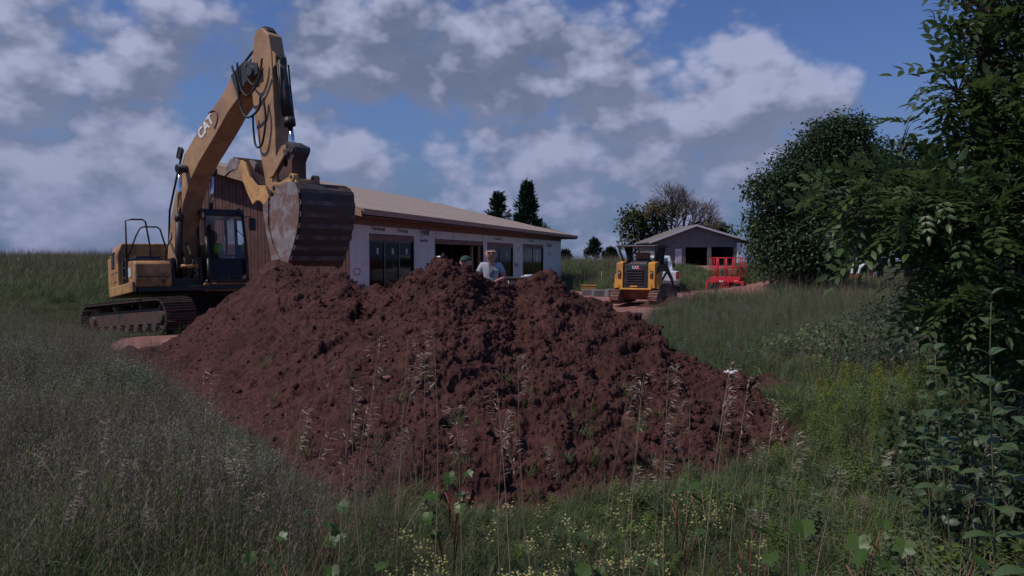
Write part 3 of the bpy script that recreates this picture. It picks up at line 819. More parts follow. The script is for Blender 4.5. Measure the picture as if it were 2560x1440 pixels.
# undercarriage: track frame, chain of shoes, rollers
def track(yc, first=None):
    t = xp('track', MB().prism([(-1.6, .28), (1.6, .28), (1.7, .42), (1.55, .66), (-1.55, .66), (-1.7, .42)], yc - .24, yc + .24), M_track, frame=rel_t)
    path = []; r = .40; L = 1.66
    n = 60
    peri = 2 * (2 * L) + 2 * math.pi * r; ns_ = 46
    for i in range(ns_):
        s = peri * i / ns_
        if s < 2 * L: pos, a = (-L + s, .45 + r), 0
        elif s < 2 * L + math.pi * r:
            th = (s - 2 * L) / r; pos, a = (L + r * math.sin(th), .45 + r * math.cos(th)), th
        elif s < 4 * L + math.pi * r: pos, a = (L - (s - 2 * L - math.pi * r), .45 - r), math.pi
        else:
            th = (s - 4 * L - math.pi * r) / r; pos, a = (-L - r * math.sin(th), .45 - r * math.cos(th)), math.pi + th
        path.append((pos, a))
    global SHOE
    if SHOE is None:
        mb = MB().box((0, 0, .015), (.185, .80, .028))
        for k_ in (-.07, 0, .07): mb.box((k_, 0, .045), (.02, .80, .045))
        mb.box((0, 0, -.03), (.15, .22, .06))
        SHOE = mb.mesh('track_shoe'); SHOE.materials.append(M_track)
    for (x, z), a in path:
        o = bpy.data.objects.new('track_shoe', SHOE); C.objects.link(o); o.parent = t
        o.location = (x, yc, z); o.rotation_euler = (0, a, 0)
    for x in (-1.66, 1.66):
        mb = MB().tube([(x, yc - .2, .45), (x, yc + .2, .45)], .34, 18); mb.tube([(x, yc - .32, .45), (x, yc + .32, .45)], .13, 12)
        o = mb.build('idler_wheel', M_track, t)
    for k_ in range(7):
        x = -1.26 + k_ * .42
        MB().tube([(x, yc - .26, .2), (x, yc + .26, .2)], .1, 12).build('roller', M_track, t)
    for x in (-.6, .6): MB().tube([(x, yc - .2, .74), (x, yc + .2, .74)], .07, 10).build('carrier_roller', M_track, t)
    return t
SHOE = None
track(-1.22); track(1.22)
xp('chassis', MB().hexa([(-1, -1, .45), (1, -1, .45), (1, 1, .45), (-1, 1, .45), (-.7, -.8, .95), (.7, -.8, .95), (.7, .8, .95), (-.7, .8, .95)]).tube([(0, 0, .9), (0, 0, 1.12)], .62, 24), M_blk, frame=rel_t)
# upper structure
xp('deck', MB().bb(-2.2, 1.55, -1.3, 1.38, 1.10, 1.24), M_blk)
cw = MB().prism([(-1.42, -1.36), (-1.42, 1.36), (-2.1, 1.36), (-2.5, 1.1), (-2.72, .5), (-2.72, -.5), (-2.5, -1.1), (-2.1, -1.36)], 1.12, 2.22, axis='z')
xp('counterweight', cw, M_yel2, bevel=.06, seg=3)
eh = MB().prism([(-1.42, 1.24), (-1.42, 2.2), (-1.30, 2.5), (1.3, 2.5), (1.42, 2.2), (1.42, 1.24)], -1.42, -.35, axis='x')
hs = xp('engine_housing', eh, M_yel2, bevel=.03)
xp('grille', MB().bb(-1.15, -.75, -1.432, -1.40, 1.85, 2.3), M_blk, hs)
for k_ in range(6): MB().bb(-1.13, -.77, -1.442, -1.43, 1.88 + .07 * k_, 1.92 + .07 * k_).build('grille_slat', M_grey, hs)
for x_ in (-1.0, -.65): MB().bb(x_, x_ + .012, -1.424, -1.415, 1.3, 2.2).build('panel_seam', M_blk, hs)
MB().bb(-1.40, -.37, -1.424, -1.414, 1.72, 1.735).build('panel_seam', M_blk, hs)
for x_ in (-1.2, -.8, -.5): MB().bb(x_, x_ + .05, -1.43, -1.415, 1.45, 1.5).build('door_latch', M_blk, hs)
MB().bb(-.345, -.335, -1.2, 1.2, 1.9, 2.3).build('housing_front_panel', M_yel2, hs)
for y_ in (-.6, 0, .6): MB().bb(-.336, -.328, y_, y_ + .012, 1.9, 2.45).build('panel_seam', M_blk, hs)
text('CAT', .24, (-1.62, -1.372, 1.66), Matrix(((1, 0, 0), (0, 0, -1), (0, 1, 0))), M_blk, parent=hs, bold=.006)
MB().tube([(-1.05, .35, 2.5), (-1.05, .35, 2.86), (-1.12, .35, 2.98)], .065, 12).build('exhaust_pipe', M_blk, hs)
xp('side_rail', MB().bb(-1.5, 1.60, -1.44, -1.34, 1.10, 1.36), M_yel2, bevel=.02)
xp('platform', MB().bb(-.35, .95, -1.33, -.55, 1.24, 1.98).bb(-.25, .85, -1.2, -.6, 1.98, 2.06), M_blk, bevel=.02)
xp('step', MB().bb(.35, .72, -1.42, -1.32, 1.5, 1.53).bb(.35, .72, -1.42, -1.32, 1.75, 1.78).bb(.33, .37, -1.42, -1.32, 1.3, 2.0).bb(.70, .74, -1.42, -1.32, 1.3, 2.0), M_grey, bevel=.006)
sb = xp('storage_box', MB().prism([(.78, 1.22), (1.62, 1.22), (1.66, 1.42), (1.62, 1.80), (1.52, 1.88), (.78, 1.92)], -1.37, -.52), M_yel2, bevel=.035, seg=3)
MB().bb(1.655, 1.668, -1.34, -.55, 1.47, 1.487).build('lid_seam', M_blk, sb)
MB().tube([(1.64, -.72, 1.36), (1.668, -.72, 1.36)], .045, 14).build('lamp', M_grey, sb)
MB().bb(.86, 1.2, -1.385, -1.365, 1.5, 1.74).build('decal_panel', mat('pale_decal', (.5, .48, .48), .5), sb)
def rail(pts, name='handrail'): xp(name, MB().tube(pts, .022, 8), M_blk, bevel=0)
rail([(.62, -1.36, 1.95), (.62, -1.36, 2.98), (.58, -1.2, 3.03), (.58, -.95, 3.03), (.60, -.88, 2.98), (.66, -.80, 2.3), (.66, -.80, 2.0)])
rail([(.1, -1.28, 1.98), (.1, -1.02, 2.66), (.1, -.92, 2.86), (.1, -.82, 2.90), (.1, -.50, 2.90), (.1, -.42, 2.84), (.1, -.22, 2.1)])
rail([(1.5, -.62, 1.86), (1.5, -.62, 2.15), (1.46, -.45, 2.45), (1.46, -.45, 2.6)])
# cab
cabf = empty('cab', (0, 0, 0), parent=ex)
cx0, cx1, cy0, cy1, cz0, cz1 = -.2, 1.5, .40, 1.40, 1.34, 3.22
prof = [(cx0, cz0), (1.60, cz0), (1.60, 1.92), (1.50, 2.50), (1.36, 3.10), (1.25, cz1), (cx0, cz1)]
def strut(a, b_, r=.045): MB().tube([a, b_], r, 6).build('post', M_blk, cabf)
for y in (cy0, cy1):
    for i in range(len(prof)):
        p0, p1 = prof[i], prof[(i + 1) % len(prof)]
        strut((p0[0], y, p0[1]), (p1[0], y, p1[1]))
    strut((.72, y, cz0), (.72, y, cz1), .04)
for i in (1, 4, 5): strut((prof[i][0], cy0, prof[i][1]), (prof[i][0], cy1, prof[i][1]))
strut((1.58, cy0, 2.0), (1.58, cy1, 2.0), .018)
MB().prism([(cx0 - .03, cz1 - .06), (1.28, cz1 - .06), (1.42, cz1 - .12), (1.30, cz1 + .05), (cx0 - .03, cz1 + .07)], cy0 - .05, cy1 + .05).build('cab_roof', M_blk, cabf, .02)
MB().bb(cx0, 1.35, cy0, cy1, cz0 - .06, cz0 + .04).build('cab_floor', M_blk, cabf, .01)
MB().bb(cx0 - .03, cx0 + .03, cy0 + .02, cy1 - .02, cz0, 2.1).bb(.1, .7, cy1 - .03, cy1 - .005, cz0, 1.9).build('cab_panel', M_blk, cabf)
for i in range(1, 4):
    a, b_ = prof[i], prof[i + 1]
    MB().add([(a[0] + .02, cy0 + .04, a[1]), (a[0] + .02, cy1 - .04, a[1]), (b_[0] + .02, cy1 - .04, b_[1]), (b_[0] + .02, cy0 + .04, b_[1])], [(0, 1, 2, 3)]).build('windscreen_pane', M_glass, cabf)
for y in (cy0 - .005, cy1 + .005):
    MB().add([(cx0 + .04, y, 1.9), (.68, y, 1.9), (.68, y, 3.1), (cx0 + .04, y, 3.1)], [(0, 1, 2, 3)]).build('side_pane', M_glass, cabf)
    MB().add([(.76, y, 1.5), (1.42, y, 1.5), (1.56, y, 1.9), (1.5, y, 2.45), (1.34, y, 3.1), (.76, y, 3.1)], [(0, 1, 2, 3, 4, 5)]).build('side_pane', M_glass, cabf)
MB().bb(.15, .62, .66, 1.12, 1.62, 1.78).bb(.08, .2, .68, 1.10, 1.7, 2.42).build('operator_seat', M_grey, cabf, .04)
MB().bb(.95, 1.38, .44, 1.36, 1.4, 1.95).build('dashboard', mat('cab_blue_grey', (.035, .042, .065), .6, var=.2), cabf, .04)
MB().bb(1.0, 1.1, .55, .80, 1.95, 2.12).build('monitor', M_blk, cabf, .01)
for y in (.62, 1.2): MB().tube([(.75, y, 1.5), (.8, y, 1.95), (.86, y, 2.02)], .02, 6).build('joystick', M_blk, cabf)
MB().tube([(1.48, cy1 - .25, 2.75), (1.60, cy1 - .05, 2.5), (1.62, cy1 - .05, 2.0)], .012, 5).build('wiper', M_blk, cabf)
mrr = xp('mirror', MB().box((1.48, 1.62, 2.86), (.06, .19, .34)), M_blk, bevel=.03)
MB().tube([(1.38, 1.42, 3.05), (1.46, 1.56, 3.08), (1.47, 1.62, 3.0)], .014, 6).build('mirror_arm', M_blk, mrr)
MB().tube([(1.36, 1.30, 3.24), (1.42, 1.30, 3.24)], .05, 12).build('work_lamp', M_grey, cabf)
xp('side_skirt', MB().bb(-.25, 1.46, 1.30, 1.40, 1.10, 1.30).bb(1.40, 1.50, .30, 1.36, 1.08, 1.30), M_yel2, bevel=.02)
xp('boom_mount', MB().bb(-.3, 1.25, -.44, -.34, 1.2, 1.98).bb(-.3, 1.25, .26, .36, 1.2, 1.98).bb(-.3, .0, -.4, .36, 1.2, 1.7).bb(1.0, 1.35, -.48, .28, 1.12, 1.45), M_blk, bevel=.03)
for y in (-.30, -.1, .1): xp('hydraulic_line', MB().tube([(.9, y, 1.5), (1.35, y, 1.55), (1.30, y, 1.9), (.75, y, 2.4)], .028, 7), M_rub, bevel=0)
MB().tube([(1.30, -.22, 1.75), (1.30, .16, 1.75)], .05, 10).build('swivel_fitting', M_yel, ex)
# boom -------------------------------------------------------------
def bp(name, mb, m, parent=None, bevel=.02): return xp(name, mb, m, parent or ex, bevel, None if parent else rel_m)
side = [(.05, 1.55), (.18, 2.35), (.40, 3.0), (.66, 3.58), (1.08, 4.32), (1.30, 4.68), (2.32, 5.37), (3.20, 5.85), (3.70, 6.26), (4.20, 6.36), (4.62, 6.22), (4.60, 6.02), (4.25, 5.98), (3.94, 5.67), (3.37, 5.36), (2.84, 4.96), (1.95, 4.36), (1.52, 3.98), (1.08, 3.42), (.80, 2.75), (.62, 2.1), (.48, 1.5), (.25, 1.38)]
bo = bp('boom', MB().prism(side, -.28, .28), M_boom)
for y in (-.31, .285): MB().prism([(3.62, 6.2), (4.2, 6.42), (4.72, 6.25), (4.72, 6.0), (4.25, 5.92), (3.85, 5.6)], y, y + .03).build('boom_end_plate', M_grey, bo, .01)
MB().tube([(.25, -.42, 1.62), (.25, .42, 1.62)], .11, 14).build('pin', M_grey, bo)
MB().tube([(4.45, -.36, 6.12), (4.45, .36, 6.12)], .12, 14).build('pin', M_grey, bo)
MB().tube([(1.35, -.55, 4.28), (1.35, .55, 4.28)], .10, 14).build('pin', M_grey, bo)
MB().prism([(1.15, 4.55), (1.30, 4.78), (1.22, 4.86), (1.02, 4.62)], -.36, -.28).tube([(1.05, -.36, 4.62), (1.18, -.36, 4.88)], .02, 6).build('bracket', M_grey, bo)
# painted logo on the boom flank, letters only
ang_ = math.atan2(5.85 - 4.75, 3.30 - 1.35)
lm = Matrix(((math.cos(ang_), -math.sin(ang_), 0), (0, 0, -1), (math.sin(ang_), math.cos(ang_), 0)))
text('CAT', .38, (2.10, -.288, 4.90), lm, M_white, parent=bo, bold=.012, shear=-.05, ext=.003)
ov = [(2.56 + .40 * math.cos(t_) * math.cos(ang_) - .24 * math.sin(t_) * math.sin(ang_), 5.24 + .40 * math.cos(t_) * math.sin(ang_) + .24 * math.sin(t_) * math.cos(ang_)) for t_ in np.linspace(-1.35, 1.35, 20)]
rim = MB().tube([(x, -.283, z) for x, z in ov], .022, 4); rim.build('logo_rim', mat('purple_red_decal', (.16, .06, .10), .5), bo)
def cyl(name, a, b_, r, rr, f, y, m1=M_blk, m2=M_chrome, parent=None):
    a, b_ = Vector(a), Vector(b_); m_ = a.lerp(b_, f); dd = (b_ - a).normalized()
    o = bp(name, MB().tube([a, m_], r, 16).tube([m_ - dd * .18, m_], r * 1.18, 16).tube([a - Vector((0, .08, 0)), a + Vector((0, .08, 0))], r * 1.1, 12), m1, parent, 0)
    MB().tube([m_, b_], rr, 12).build('piston_rod', m2, o)
    MB().tube([b_ - Vector((0, .09, 0)), b_ + Vector((0, .09, 0))], r * .95, 14).build('rod_eye', m1, o)
    return o
for a_, b_ in (((1.5, 3.93), (1.28, 4.6)), ((2.3, 4.6), (2.02, 5.15)), ((3.1, 5.16), (2.86, 5.66))):
    for y_ in (-.284, .281): MB().prism([(a_[0], a_[1]), (a_[0] + .02, a_[1] + .01), (b_[0] + .02, b_[1] + .01), b_], y_, y_ + .004).build('weld_seam', M_boom, bo)
MB().bb(4.5, 4.9, -.195, -.190, 4.3, 4.36).build('warning_decal', M_white, ar) if False else None
for y in (-.46, .44): cyl('boom_cylinder', (.92, y, 1.42), (1.35, y, 4.25), .095, .055, .60, y)
cyl('arm_cylinder', (2.2, .12, 5.42), (4.55, .12, 6.92), .075, .045, .62, 0)
MB().prism([(2.0, 5.2), (2.15, 5.52), (2.35, 5.45)], .05, .19).build('bracket', M_boom, bo)
# arm (stick)
arm_o = [(4.43, 6.65), (4.50, 6.95), (4.60, 7.08), (4.82, 7.08), (5.06, 6.86), (5.12, 6.45), (5.10, 5.6), (5.08, 4.6), (5.02, 3.75), (4.98, 3.12), (4.80, 3.0), (4.62, 3.12), (4.55, 3.6), (4.42, 4.3), (4.33, 5.0), (4.27, 5.6), (4.27, 6.3)]
ar = bp('arm', MB().prism(arm_o, -.19, .19), M_boom)
MB().tube([(4.83, -.30, 3.16), (4.83, .30, 3.16)], .10, 14).build('pin', M_grey, ar)
for y in (-.13, .13): MB().prism([(5.0, 6.62), (5.22, 6.34), (5.22, 6.12), (5.02, 6.02)], y - .03, y + .03).build('cylinder_lug', M_boom, ar, .008)
MB().prism([(4.45, 6.85), (4.62, 7.13), (4.84, 7.13), (4.95, 7.0)], -.12, .12).build('top_lug', M_grey, ar, .01)
cyl('bucket_cylinder', (5.20, 0, 6.22), (5.48, 0, 4.02), .115, .06, .70, 0)
for y in (-.19, .19): xp('cylinder_pipe', MB().tube([(5.28, y * .8, 6.15), (5.30, y * .8, 5.6), (5.35, y * .8, 4.9)], .02, 6), M_blk, bevel=0, frame=rel_m)
# linkage
for y in (-.26, .22): bp('idler_link', MB().prism([(4.83, 3.52), (4.98, 3.56), (5.55, 4.05), (5.50, 4.20), (5.36, 4.18), (4.80, 3.68)], y, y + .045), M_boom, bevel=.01)
hole = [(5.36 + .085 * math.cos(a), 3.83 + .10 * math.sin(a)) for a in np.linspace(0, 2 * math.pi, 16, endpoint=False)]
# connecting link with its round opening
mb = MB(); outer = [(5.16, 4.16), (5.50, 4.28), (5.78, 4.14), (5.80, 3.98), (5.64, 3.82), (5.60, 3.34), (5.12, 3.40)]
cxx, czz = 5.40, 3.80
def ray_out(a):
    d = Vector((math.cos(a), math.sin(a))); best = None
    for i in range(len(outer)):
        p0 = Vector(outer[i]) - Vector((cxx, czz)); p1 = Vector(outer[(i + 1) % len(outer)]) - Vector((cxx, czz)); e = p1 - p0
        den = d.x * e.y - d.y * e.x
        if abs(den) < 1e-9: continue
        t = (p0.x * e.y - p0.y * e.x) / den; u = (p0.x * d.y - p0.y * d.x) / den
        if t > 0 and -1e-6 <= u <= 1 + 1e-6: best = t if best is None else min(best, t)
    return best
K = 28; ringo = []; ringi = []
for i in range(K):
    a = 2 * math.pi * i / K; t = ray_out(a); ringo.append((cxx + t * math.cos(a), czz + t * math.sin(a))); ringi.append((cxx + .085 * math.cos(a), czz + .105 * math.sin(a)))
for yy0, yy1 in ((-.20, .20),):
    vs_ = [(x, yy0, z) for x, z in ringo] + [(x, yy0, z) for x, z in ringi] + [(x, yy1, z) for x, z in ringo] + [(x, yy1, z) for x, z in ringi]
    fs = []
    for i in range(K):
        j = (i + 1) % K
        fs += [(i, j, K + j, K + i), (2 * K + i, 3 * K + i, 3 * K + j, 2 * K + j), (i, 2 * K + i, 2 * K + j, j), (K + i, K + j, 3 * K + j, 3 * K + i)]
    mb.add(vs_, fs)
bp('connecting_link', mb, M_steeld, bevel=.012)
bp('connecting_link_pin', MB().tube([(5.68, -.24, 4.08), (5.68, .24, 4.08)], .09, 14).tube([(5.50, -.26, 4.03), (5.50, .26, 4.03)], .08, 12), M_grey, bevel=0)
# bucket: side plates, curved back with wear strips, ears
BY0, BY1 = -.46, 1.14
bs = [(4.84, 2.86), (4.90, 3.02), (5.25, 3.05), (5.40, 3.22), (5.62, 3.30), (5.86, 3.29), (6.04, 3.20), (6.13, 3.02), (6.14, 2.68), (6.06, 2.36), (5.97, 2.1), (5.82, 1.84), (5.56, 1.40), (5.44, 1.34), (5.10, 1.52), (5.02, 1.95), (4.92, 2.4)]
bk = empty('bucket', parent=ex); bk.matrix_local = rel_m
MB().prism(bs, BY0, BY0 + .045).build('side_plate', M_steel, bk, .008)
MB().prism(bs, BY1 - .045, BY1).build('side_plate', M_steel, bk, .008)
back = bs[3:13]
# shell as a thick curved sheet
mb = MB(); inn = []
for i, p_ in enumerate(back):
    a = Vector(back[max(0, i - 1)]); b_ = Vector(back[min(len(back) - 1, i + 1)]); t = (b_ - a).normalized(); inn.append((p_[0] - t.y * -.05 * -1, p_[1] + t.x * .05 * -1))
n_ = len(back)
vs_ = [(x, BY0 + .04, z) for x, z in back] + [(x, BY0 + .04, z) for x, z in inn] + [(x, BY1 - .04, z) for x, z in back] + [(x, BY1 - .04, z) for x, z in inn]
fs = []
for i in range(n_ - 1):
    fs += [(i, i + 1, 2 * n_ + i + 1, 2 * n_ + i), (n_ + i, 3 * n_ + i, 3 * n_ + i + 1, n_ + i + 1)]
fs += [(0, 2 * n_, 3 * n_, n_), (n_ - 1, 2 * n_ - 1, 4 * n_ - 1, 3 * n_ - 1)]
mb.add(vs_, fs, True); mb.build('back_plate', M_steeld, bk)
pth = [Vector(p_) for p_ in back]; acc = [0]
for i in range(1, n_): acc.append(acc[-1] + (pth[i] - pth[i - 1]).length)
def along(s):
    for i in range(1, n_):
        if s <= acc[i]:
            f = (s - acc[i - 1]) / (acc[i] - acc[i - 1]); return pth[i - 1].lerp(pth[i], f), (pth[i] - pth[i - 1]).normalized()
    return pth[-1], (pth[-1] - pth[-2]).normalized()
Ltot = acc[-1]
for k_ in range(7):
    s0 = .80 + k_ * (Ltot - .82) / 7; s1 = s0 + .11; wv = []
    for s in (s0, s1):
        p_, t = along(s); nn = Vector((-t.y, t.x)); nn = -nn if nn.x < 0 else nn
        wv += [(p_.x - .01 * nn.x, p_.y - .01 * nn.y), (p_.x + .05 * nn.x, p_.y + .05 * nn.y)]
    MB().prism([wv[0], wv[2], wv[3], wv[1]], BY0 + .02, BY1 - .02).build('wear_strip', mat('strip_steel', (.15, .115, .105), .6, var=.3, scale=4, metal=.1, dirt=(.12, .055, .045), dirt_amt=.5), bk, .006)
MB().prism([(4.84, 2.84), (4.92, 3.0), (5.06, 2.98), (5.0, 2.4), (5.12, 1.95), (5.42, 1.42), (5.3, 1.38), (5.06, 1.52), (4.98, 1.95), (4.88, 2.4)], BY0 - .035, BY0).build('side_cutter', M_steel, bk, .008)
for y in (-.30, .30):
    mb = MB().prism([(5.10, 3.02), (5.02, 3.24), (5.14, 3.36), (5.40, 3.36), (5.62, 3.42), (5.86, 3.42), (5.94, 3.26), (5.5, 3.1)], y - .04, y + .04)
    mb.tube([(5.16, y - .08, 3.24), (5.16, y + .08, 3.24)], .115, 18); mb.tube([(5.80, y - .07, 3.40), (5.80, y + .07, 3.40)], .085, 16)
    mb.build('ear', M_yel, bk, .008)
    MB().tube([(5.16, y - .085, 3.24), (5.16, y + .085, 3.24)], .062, 14).tube([(5.80, y - .075, 3.40), (5.80, y + .075, 3.40)], .045, 14).build('pin', M_blk, bk)
MB().bb(5.3, 5.9, -.26, .26, 3.26, 3.36).build('ear_tie', M_yel, bk, .01)
for k_ in range(5):
    y = BY0 + .12 + k_ * (BY1 - BY0 - .24) / 4
    MB().hexa([(5.05, y - .06, 1.56), (5.5, y - .07, 1.40), (5.5, y + .07, 1.40), (5.05, y + .06, 1.56), (5.05, y - .04, 1.62), (5.5, y - .06, 1.50), (5.5, y + .06, 1.50), (5.05, y + .04, 1.62)]).build('tooth', M_steel, bk)
# hydraulic thumb opposite the bucket
th_o = [(4.11, 4.05), (4.28, 3.94), (4.42, 3.60), (4.66, 3.37), (5.01, 3.31), (5.11, 3.03), (4.90, 2.86), (4.76, 2.99), (4.62, 3.02), (4.46, 2.94), (4.28, 3.23), (4.13, 3.54), (3.93, 3.86)]
th = bp('thumb', MB().prism(th_o, -.50, -.44), M_yel, bevel=.01)
MB().prism(th_o, .30, .36).build('thumb_plate', M_yel, th, .01)
MB().add([(3.70, -.46, 4.14), (3.70, .34, 4.14), (4.15, .34, 3.5), (4.15, -.46, 3.5), (4.5, .34, 3.1), (4.5, -.46, 3.1), (3.76, -.46, 4.18), (3.76, .34, 4.18), (4.21, .34, 3.54), (4.21, -.46, 3.54), (4.56, .34, 3.14), (4.56, -.46, 3.14)],
         [(0, 1, 2, 3), (3, 2, 4, 5), (6, 9, 8, 7), (9, 11, 10, 8), (0, 6, 7, 1), (5, 4, 10, 11), (0, 3, 9, 6), (3, 5, 11, 9), (1, 7, 8, 2), (2, 8, 10, 4)]).build('cross_plate', M_steeld, th)
for y in (-.50, -.06, .30):
    MB().prism([(3.37, 3.76), (3.50, 3.99), (3.66, 4.14), (3.86, 4.14), (4.05, 4.02), (3.98, 3.84), (3.74, 3.86), (3.56, 3.84)], y, y + .07).build('thumb_tip', M_steel, th, .01)
# hoses in the elbow of boom and arm
for y, pts in ((-.34, [(3.75, 6.40), (3.92, 5.9), (4.0, 5.35), (4.25, 5.05), (4.7, 5.15), (4.82, 5.45)]), (-.36, [(4.0, 6.42), (4.05, 5.9), (4.3, 5.55), (4.7, 5.7), (5.0, 6.05)]), (-.33, [(4.3, 6.3), (4.35, 5.95), (4.6, 5.75), (4.85, 6.0), (4.95, 6.3)]),
               (-.30, [(4.85, 5.40), (4.90, 4.9), (4.7, 4.35), (4.45, 4.35), (4.40, 4.8), (4.42, 5.1)])):
    P_ = [Vector((x, y, z)) for x, z in pts]; fine_ = []
    for i in range(len(P_) - 1):
        p0 = P_[max(0, i - 1)]; p1 = P_[i]; p2 = P_[i + 1]; p3 = P_[min(len(P_) - 1, i + 2)]
        for k_ in range(6):
            t = k_ / 6; fine_.append(.5 * ((2 * p1) + (-p0 + p2) * t + (2 * p0 - 5 * p1 + 4 * p2 - p3) * t * t + (-p0 + 3 * p1 - 3 * p2 + p3) * t ** 3))
    fine_.append(P_[-1]); xp('hose', MB().tube(fine_, .026, 8), M_rub, bevel=0, frame=rel_m)
for y in (-.10, .02): xp('hose', MB().tube([(1.28, y, 4.74), (2.3, y, 5.46), (3.2, y, 5.95), (3.8, y, 6.42), (4.2, y, 6.62), (4.5, y, 6.75)], .03, 7), M_rub, bevel=0, frame=rel_m)
xp('hose', MB().tube([(.10, -.2, 2.4), (.45, -.31, 3.3), (1.0, -.31, 4.3), (1.22, -.31, 4.66)], .028, 7), M_rub, bevel=0, frame=rel_m)

# ------------------------------------------------------------------ people
def skin(name, joints, edges, m, parent=None, sub=2, root=0):
    me = bpy.data.meshes.new(name); me.from_pydata([j[0] for j in joints], edges, []); me.update()
    o = bpy.data.objects.new(name, me); C.objects.link(o)
    if parent: o.parent = parent
    sk = o.modifiers.new('skin', 'SKIN'); sk.use_smooth_shade = True
    if not me.skin_vertices: me.attributes  # created by the modifier
    lay = me.skin_vertices[0] if me.skin_vertices else None
    if lay is None:
        bm = bmesh.new(); bm.from_mesh(me); bm.verts.layers.skin.verify(); bm.to_mesh(me); bm.free(); lay = me.skin_vertices[0]
    for i, j in enumerate(joints):
        r = j[1]; lay.data[i].radius = (r, r) if not isinstance(r, tuple) else r
        lay.data[i].use_root = (i == root)
    sb_ = o.modifiers.new('sub', 'SUBSURF'); sb_.levels = sub; sb_.render_levels = sub
    me.materials.append(m); return o
def person(loc, rz, label, shirt, trousers, pose='stand', hair=None, cap=None, parent=None, hh=1.8, bald=False, scale=1.0):
    """+y is the way the person faces"""
    t = empty('person', loc, (0, 0, rz)); t.scale = (scale,) * 3; tag(t, label, 'person')
    k_ = hh / 1.8
    if pose == 'stand':   # both forearms brought together in front, head looking down
        hip = .95; J = dict(pel=(0, 0, .96), ab=(0, .01, 1.12), ch=(0, 0, 1.34), nk=(0, .02, 1.52), hd0=(0, .06, 1.605), hd1=(0, .07, 1.685), hd2=(0, .06, 1.755),
                            ls=(-.19, 0, 1.43), le=(-.30, .02, 1.17), lw=(-.10, .27, 1.10), rs=(.19, 0, 1.43), re=(.30, .04, 1.17), rw=(.08, .27, 1.12),
                            lh=(-.10, 0, .92), lk=(-.11, .03, .50), la=(-.12, 0, .09), lf=(-.13, .16, .04), rh=(.10, 0, .92), rk=(.11, .03, .50), ra=(.12, 0, .09), rf=(.13, .16, .04))
    else:                 # sitting, hands forward on the levers
        J = dict(pel=(0, 0, .12), ab=(0, 0, .28), ch=(0, 0, .50), nk=(0, .02, .68), hd0=(0, .04, .76), hd1=(0, .06, .86), hd2=(0, .05, .93),
                 ls=(-.19, 0, .60), le=(-.25, .06, .33), lw=(-.26, .32, .28), rs=(.19, 0, .60), re=(.25, .06, .33), rw=(.26, .32, .28),
                 lh=(-.10, .05, .10), lk=(-.13, .46, .12), la=(-.13, .52, -.30), lf=(-.13, .66, -.33), rh=(.10, .05, .10), rk=(.13, .46, .12), ra=(.13, .52, -.30), rf=(.13, .66, -.33))
    J = {a: (b_[0] * k_, b_[1] * k_, b_[2] * k_) for a, b_ in J.items()}
    rr = dict(pel=.135, ab=.13, ch=(.155, .115), nk=.058, hd0=.125, hd1=(.142, .150), hd2=.118, ls=.065, le=.045, lw=.032, rs=.065, re=.045, rw=.032, lh=.09, lk=.06, la=.045, lf=.04, rh=.09, rk=.06, ra=.045, rf=.04)
    nm = list(J); ix = {a: i for i, a in enumerate(nm)}
    E_ = [('pel', 'ab'), ('ab', 'ch'), ('ch', 'nk'), ('nk', 'hd0'), ('hd0', 'hd1'), ('hd1', 'hd2'), ('ch', 'ls'), ('ls', 'le'), ('le', 'lw'), ('ch', 'rs'), ('rs', 're'), ('re', 'rw'), ('pel', 'lh'), ('lh', 'lk'), ('lk', 'la'), ('la', 'lf'), ('pel', 'rh'), ('rh', 'rk'), ('rk', 'ra'), ('ra', 'rf')]
    skin('body', [(J[a], rr[a]) for a in nm], [(ix[a], ix[b_]) for a, b_ in E_], M_skin, t)
    # hands: palm plus five fingers
    for s, wn, en in ((-1, 'lw', 'le'), (1, 'rw', 're')):
        w_ = Vector(J[wn]); d = (w_ - Vector(J[en])).normalized(); side = d.cross(Vector((0, 0, 1))).normalized()
        jj_ = [(tuple(w_), .026), (tuple(w_ + d * .08), (.036, .018))]; ee = [(0, 1)]
        for f in range(4):
            b0 = w_ + d * .085 + side * (f - 1.5) * .02; l_ = (.07, .08, .075, .055)[f]
            jj_ += [(tuple(b0 + d * l_ * .5 - Vector((0, 0, .01))), .0095), (tuple(b0 + d * l_ * .85 - Vector((0, 0, .035))), .0085)]
            ee += [(1, len(jj_) - 2), (len(jj_) - 2, len(jj_) - 1)]
        tb = w_ + d * .03 - side * .035 * s; jj_ += [(tuple(tb + d * .02), .012), (tuple(tb + d * .05 - side * .012 * s), .010)]; ee += [(0, len(jj_) - 2), (len(jj_) - 2, len(jj_) - 1)]
        skin('hand', jj_, ee, M_skin, t, 1)
    def g(a, f=1.0): return rr[a] * f if not isinstance(rr[a], tuple) else (rr[a][0] * f, rr[a][1] * f)
    ls_m = tuple(Vector(J['ls']).lerp(Vector(J['le']), .72)); rs_m = tuple(Vector(J['rs']).lerp(Vector(J['re']), .72))
    nkb = tuple(Vector(J['ch']).lerp(Vector(J['nk']), .85)); pl = (J['pel'][0], J['pel'][1], J['pel'][2] - .06)
    skin('shirt', [(pl, .165), (J['ab'], .165), (J['ch'], (.19, .145)), (nkb, .075), (J['ls'], .085), (ls_m, .075), (J['rs'], .085), (rs_m, .075)], [(0, 1), (1, 2), (2, 3), (2, 4), (4, 5), (2, 6), (6, 7)], shirt, t)
    skin('trousers', [(J['pel'], .150), (J['lh'], .105), (J['lk'], .078), (tuple(Vector(J['lk']).lerp(Vector(J['la']), .85)), .065), (J['rh'], .105), (J['rk'], .078), (tuple(Vector(J['rk']).lerp(Vector(J['ra']), .85)), .065)], [(0, 1), (1, 2), (2, 3), (0, 4), (4, 5), (5, 6)], trousers, t)
    hc = Vector(J['hd1'])
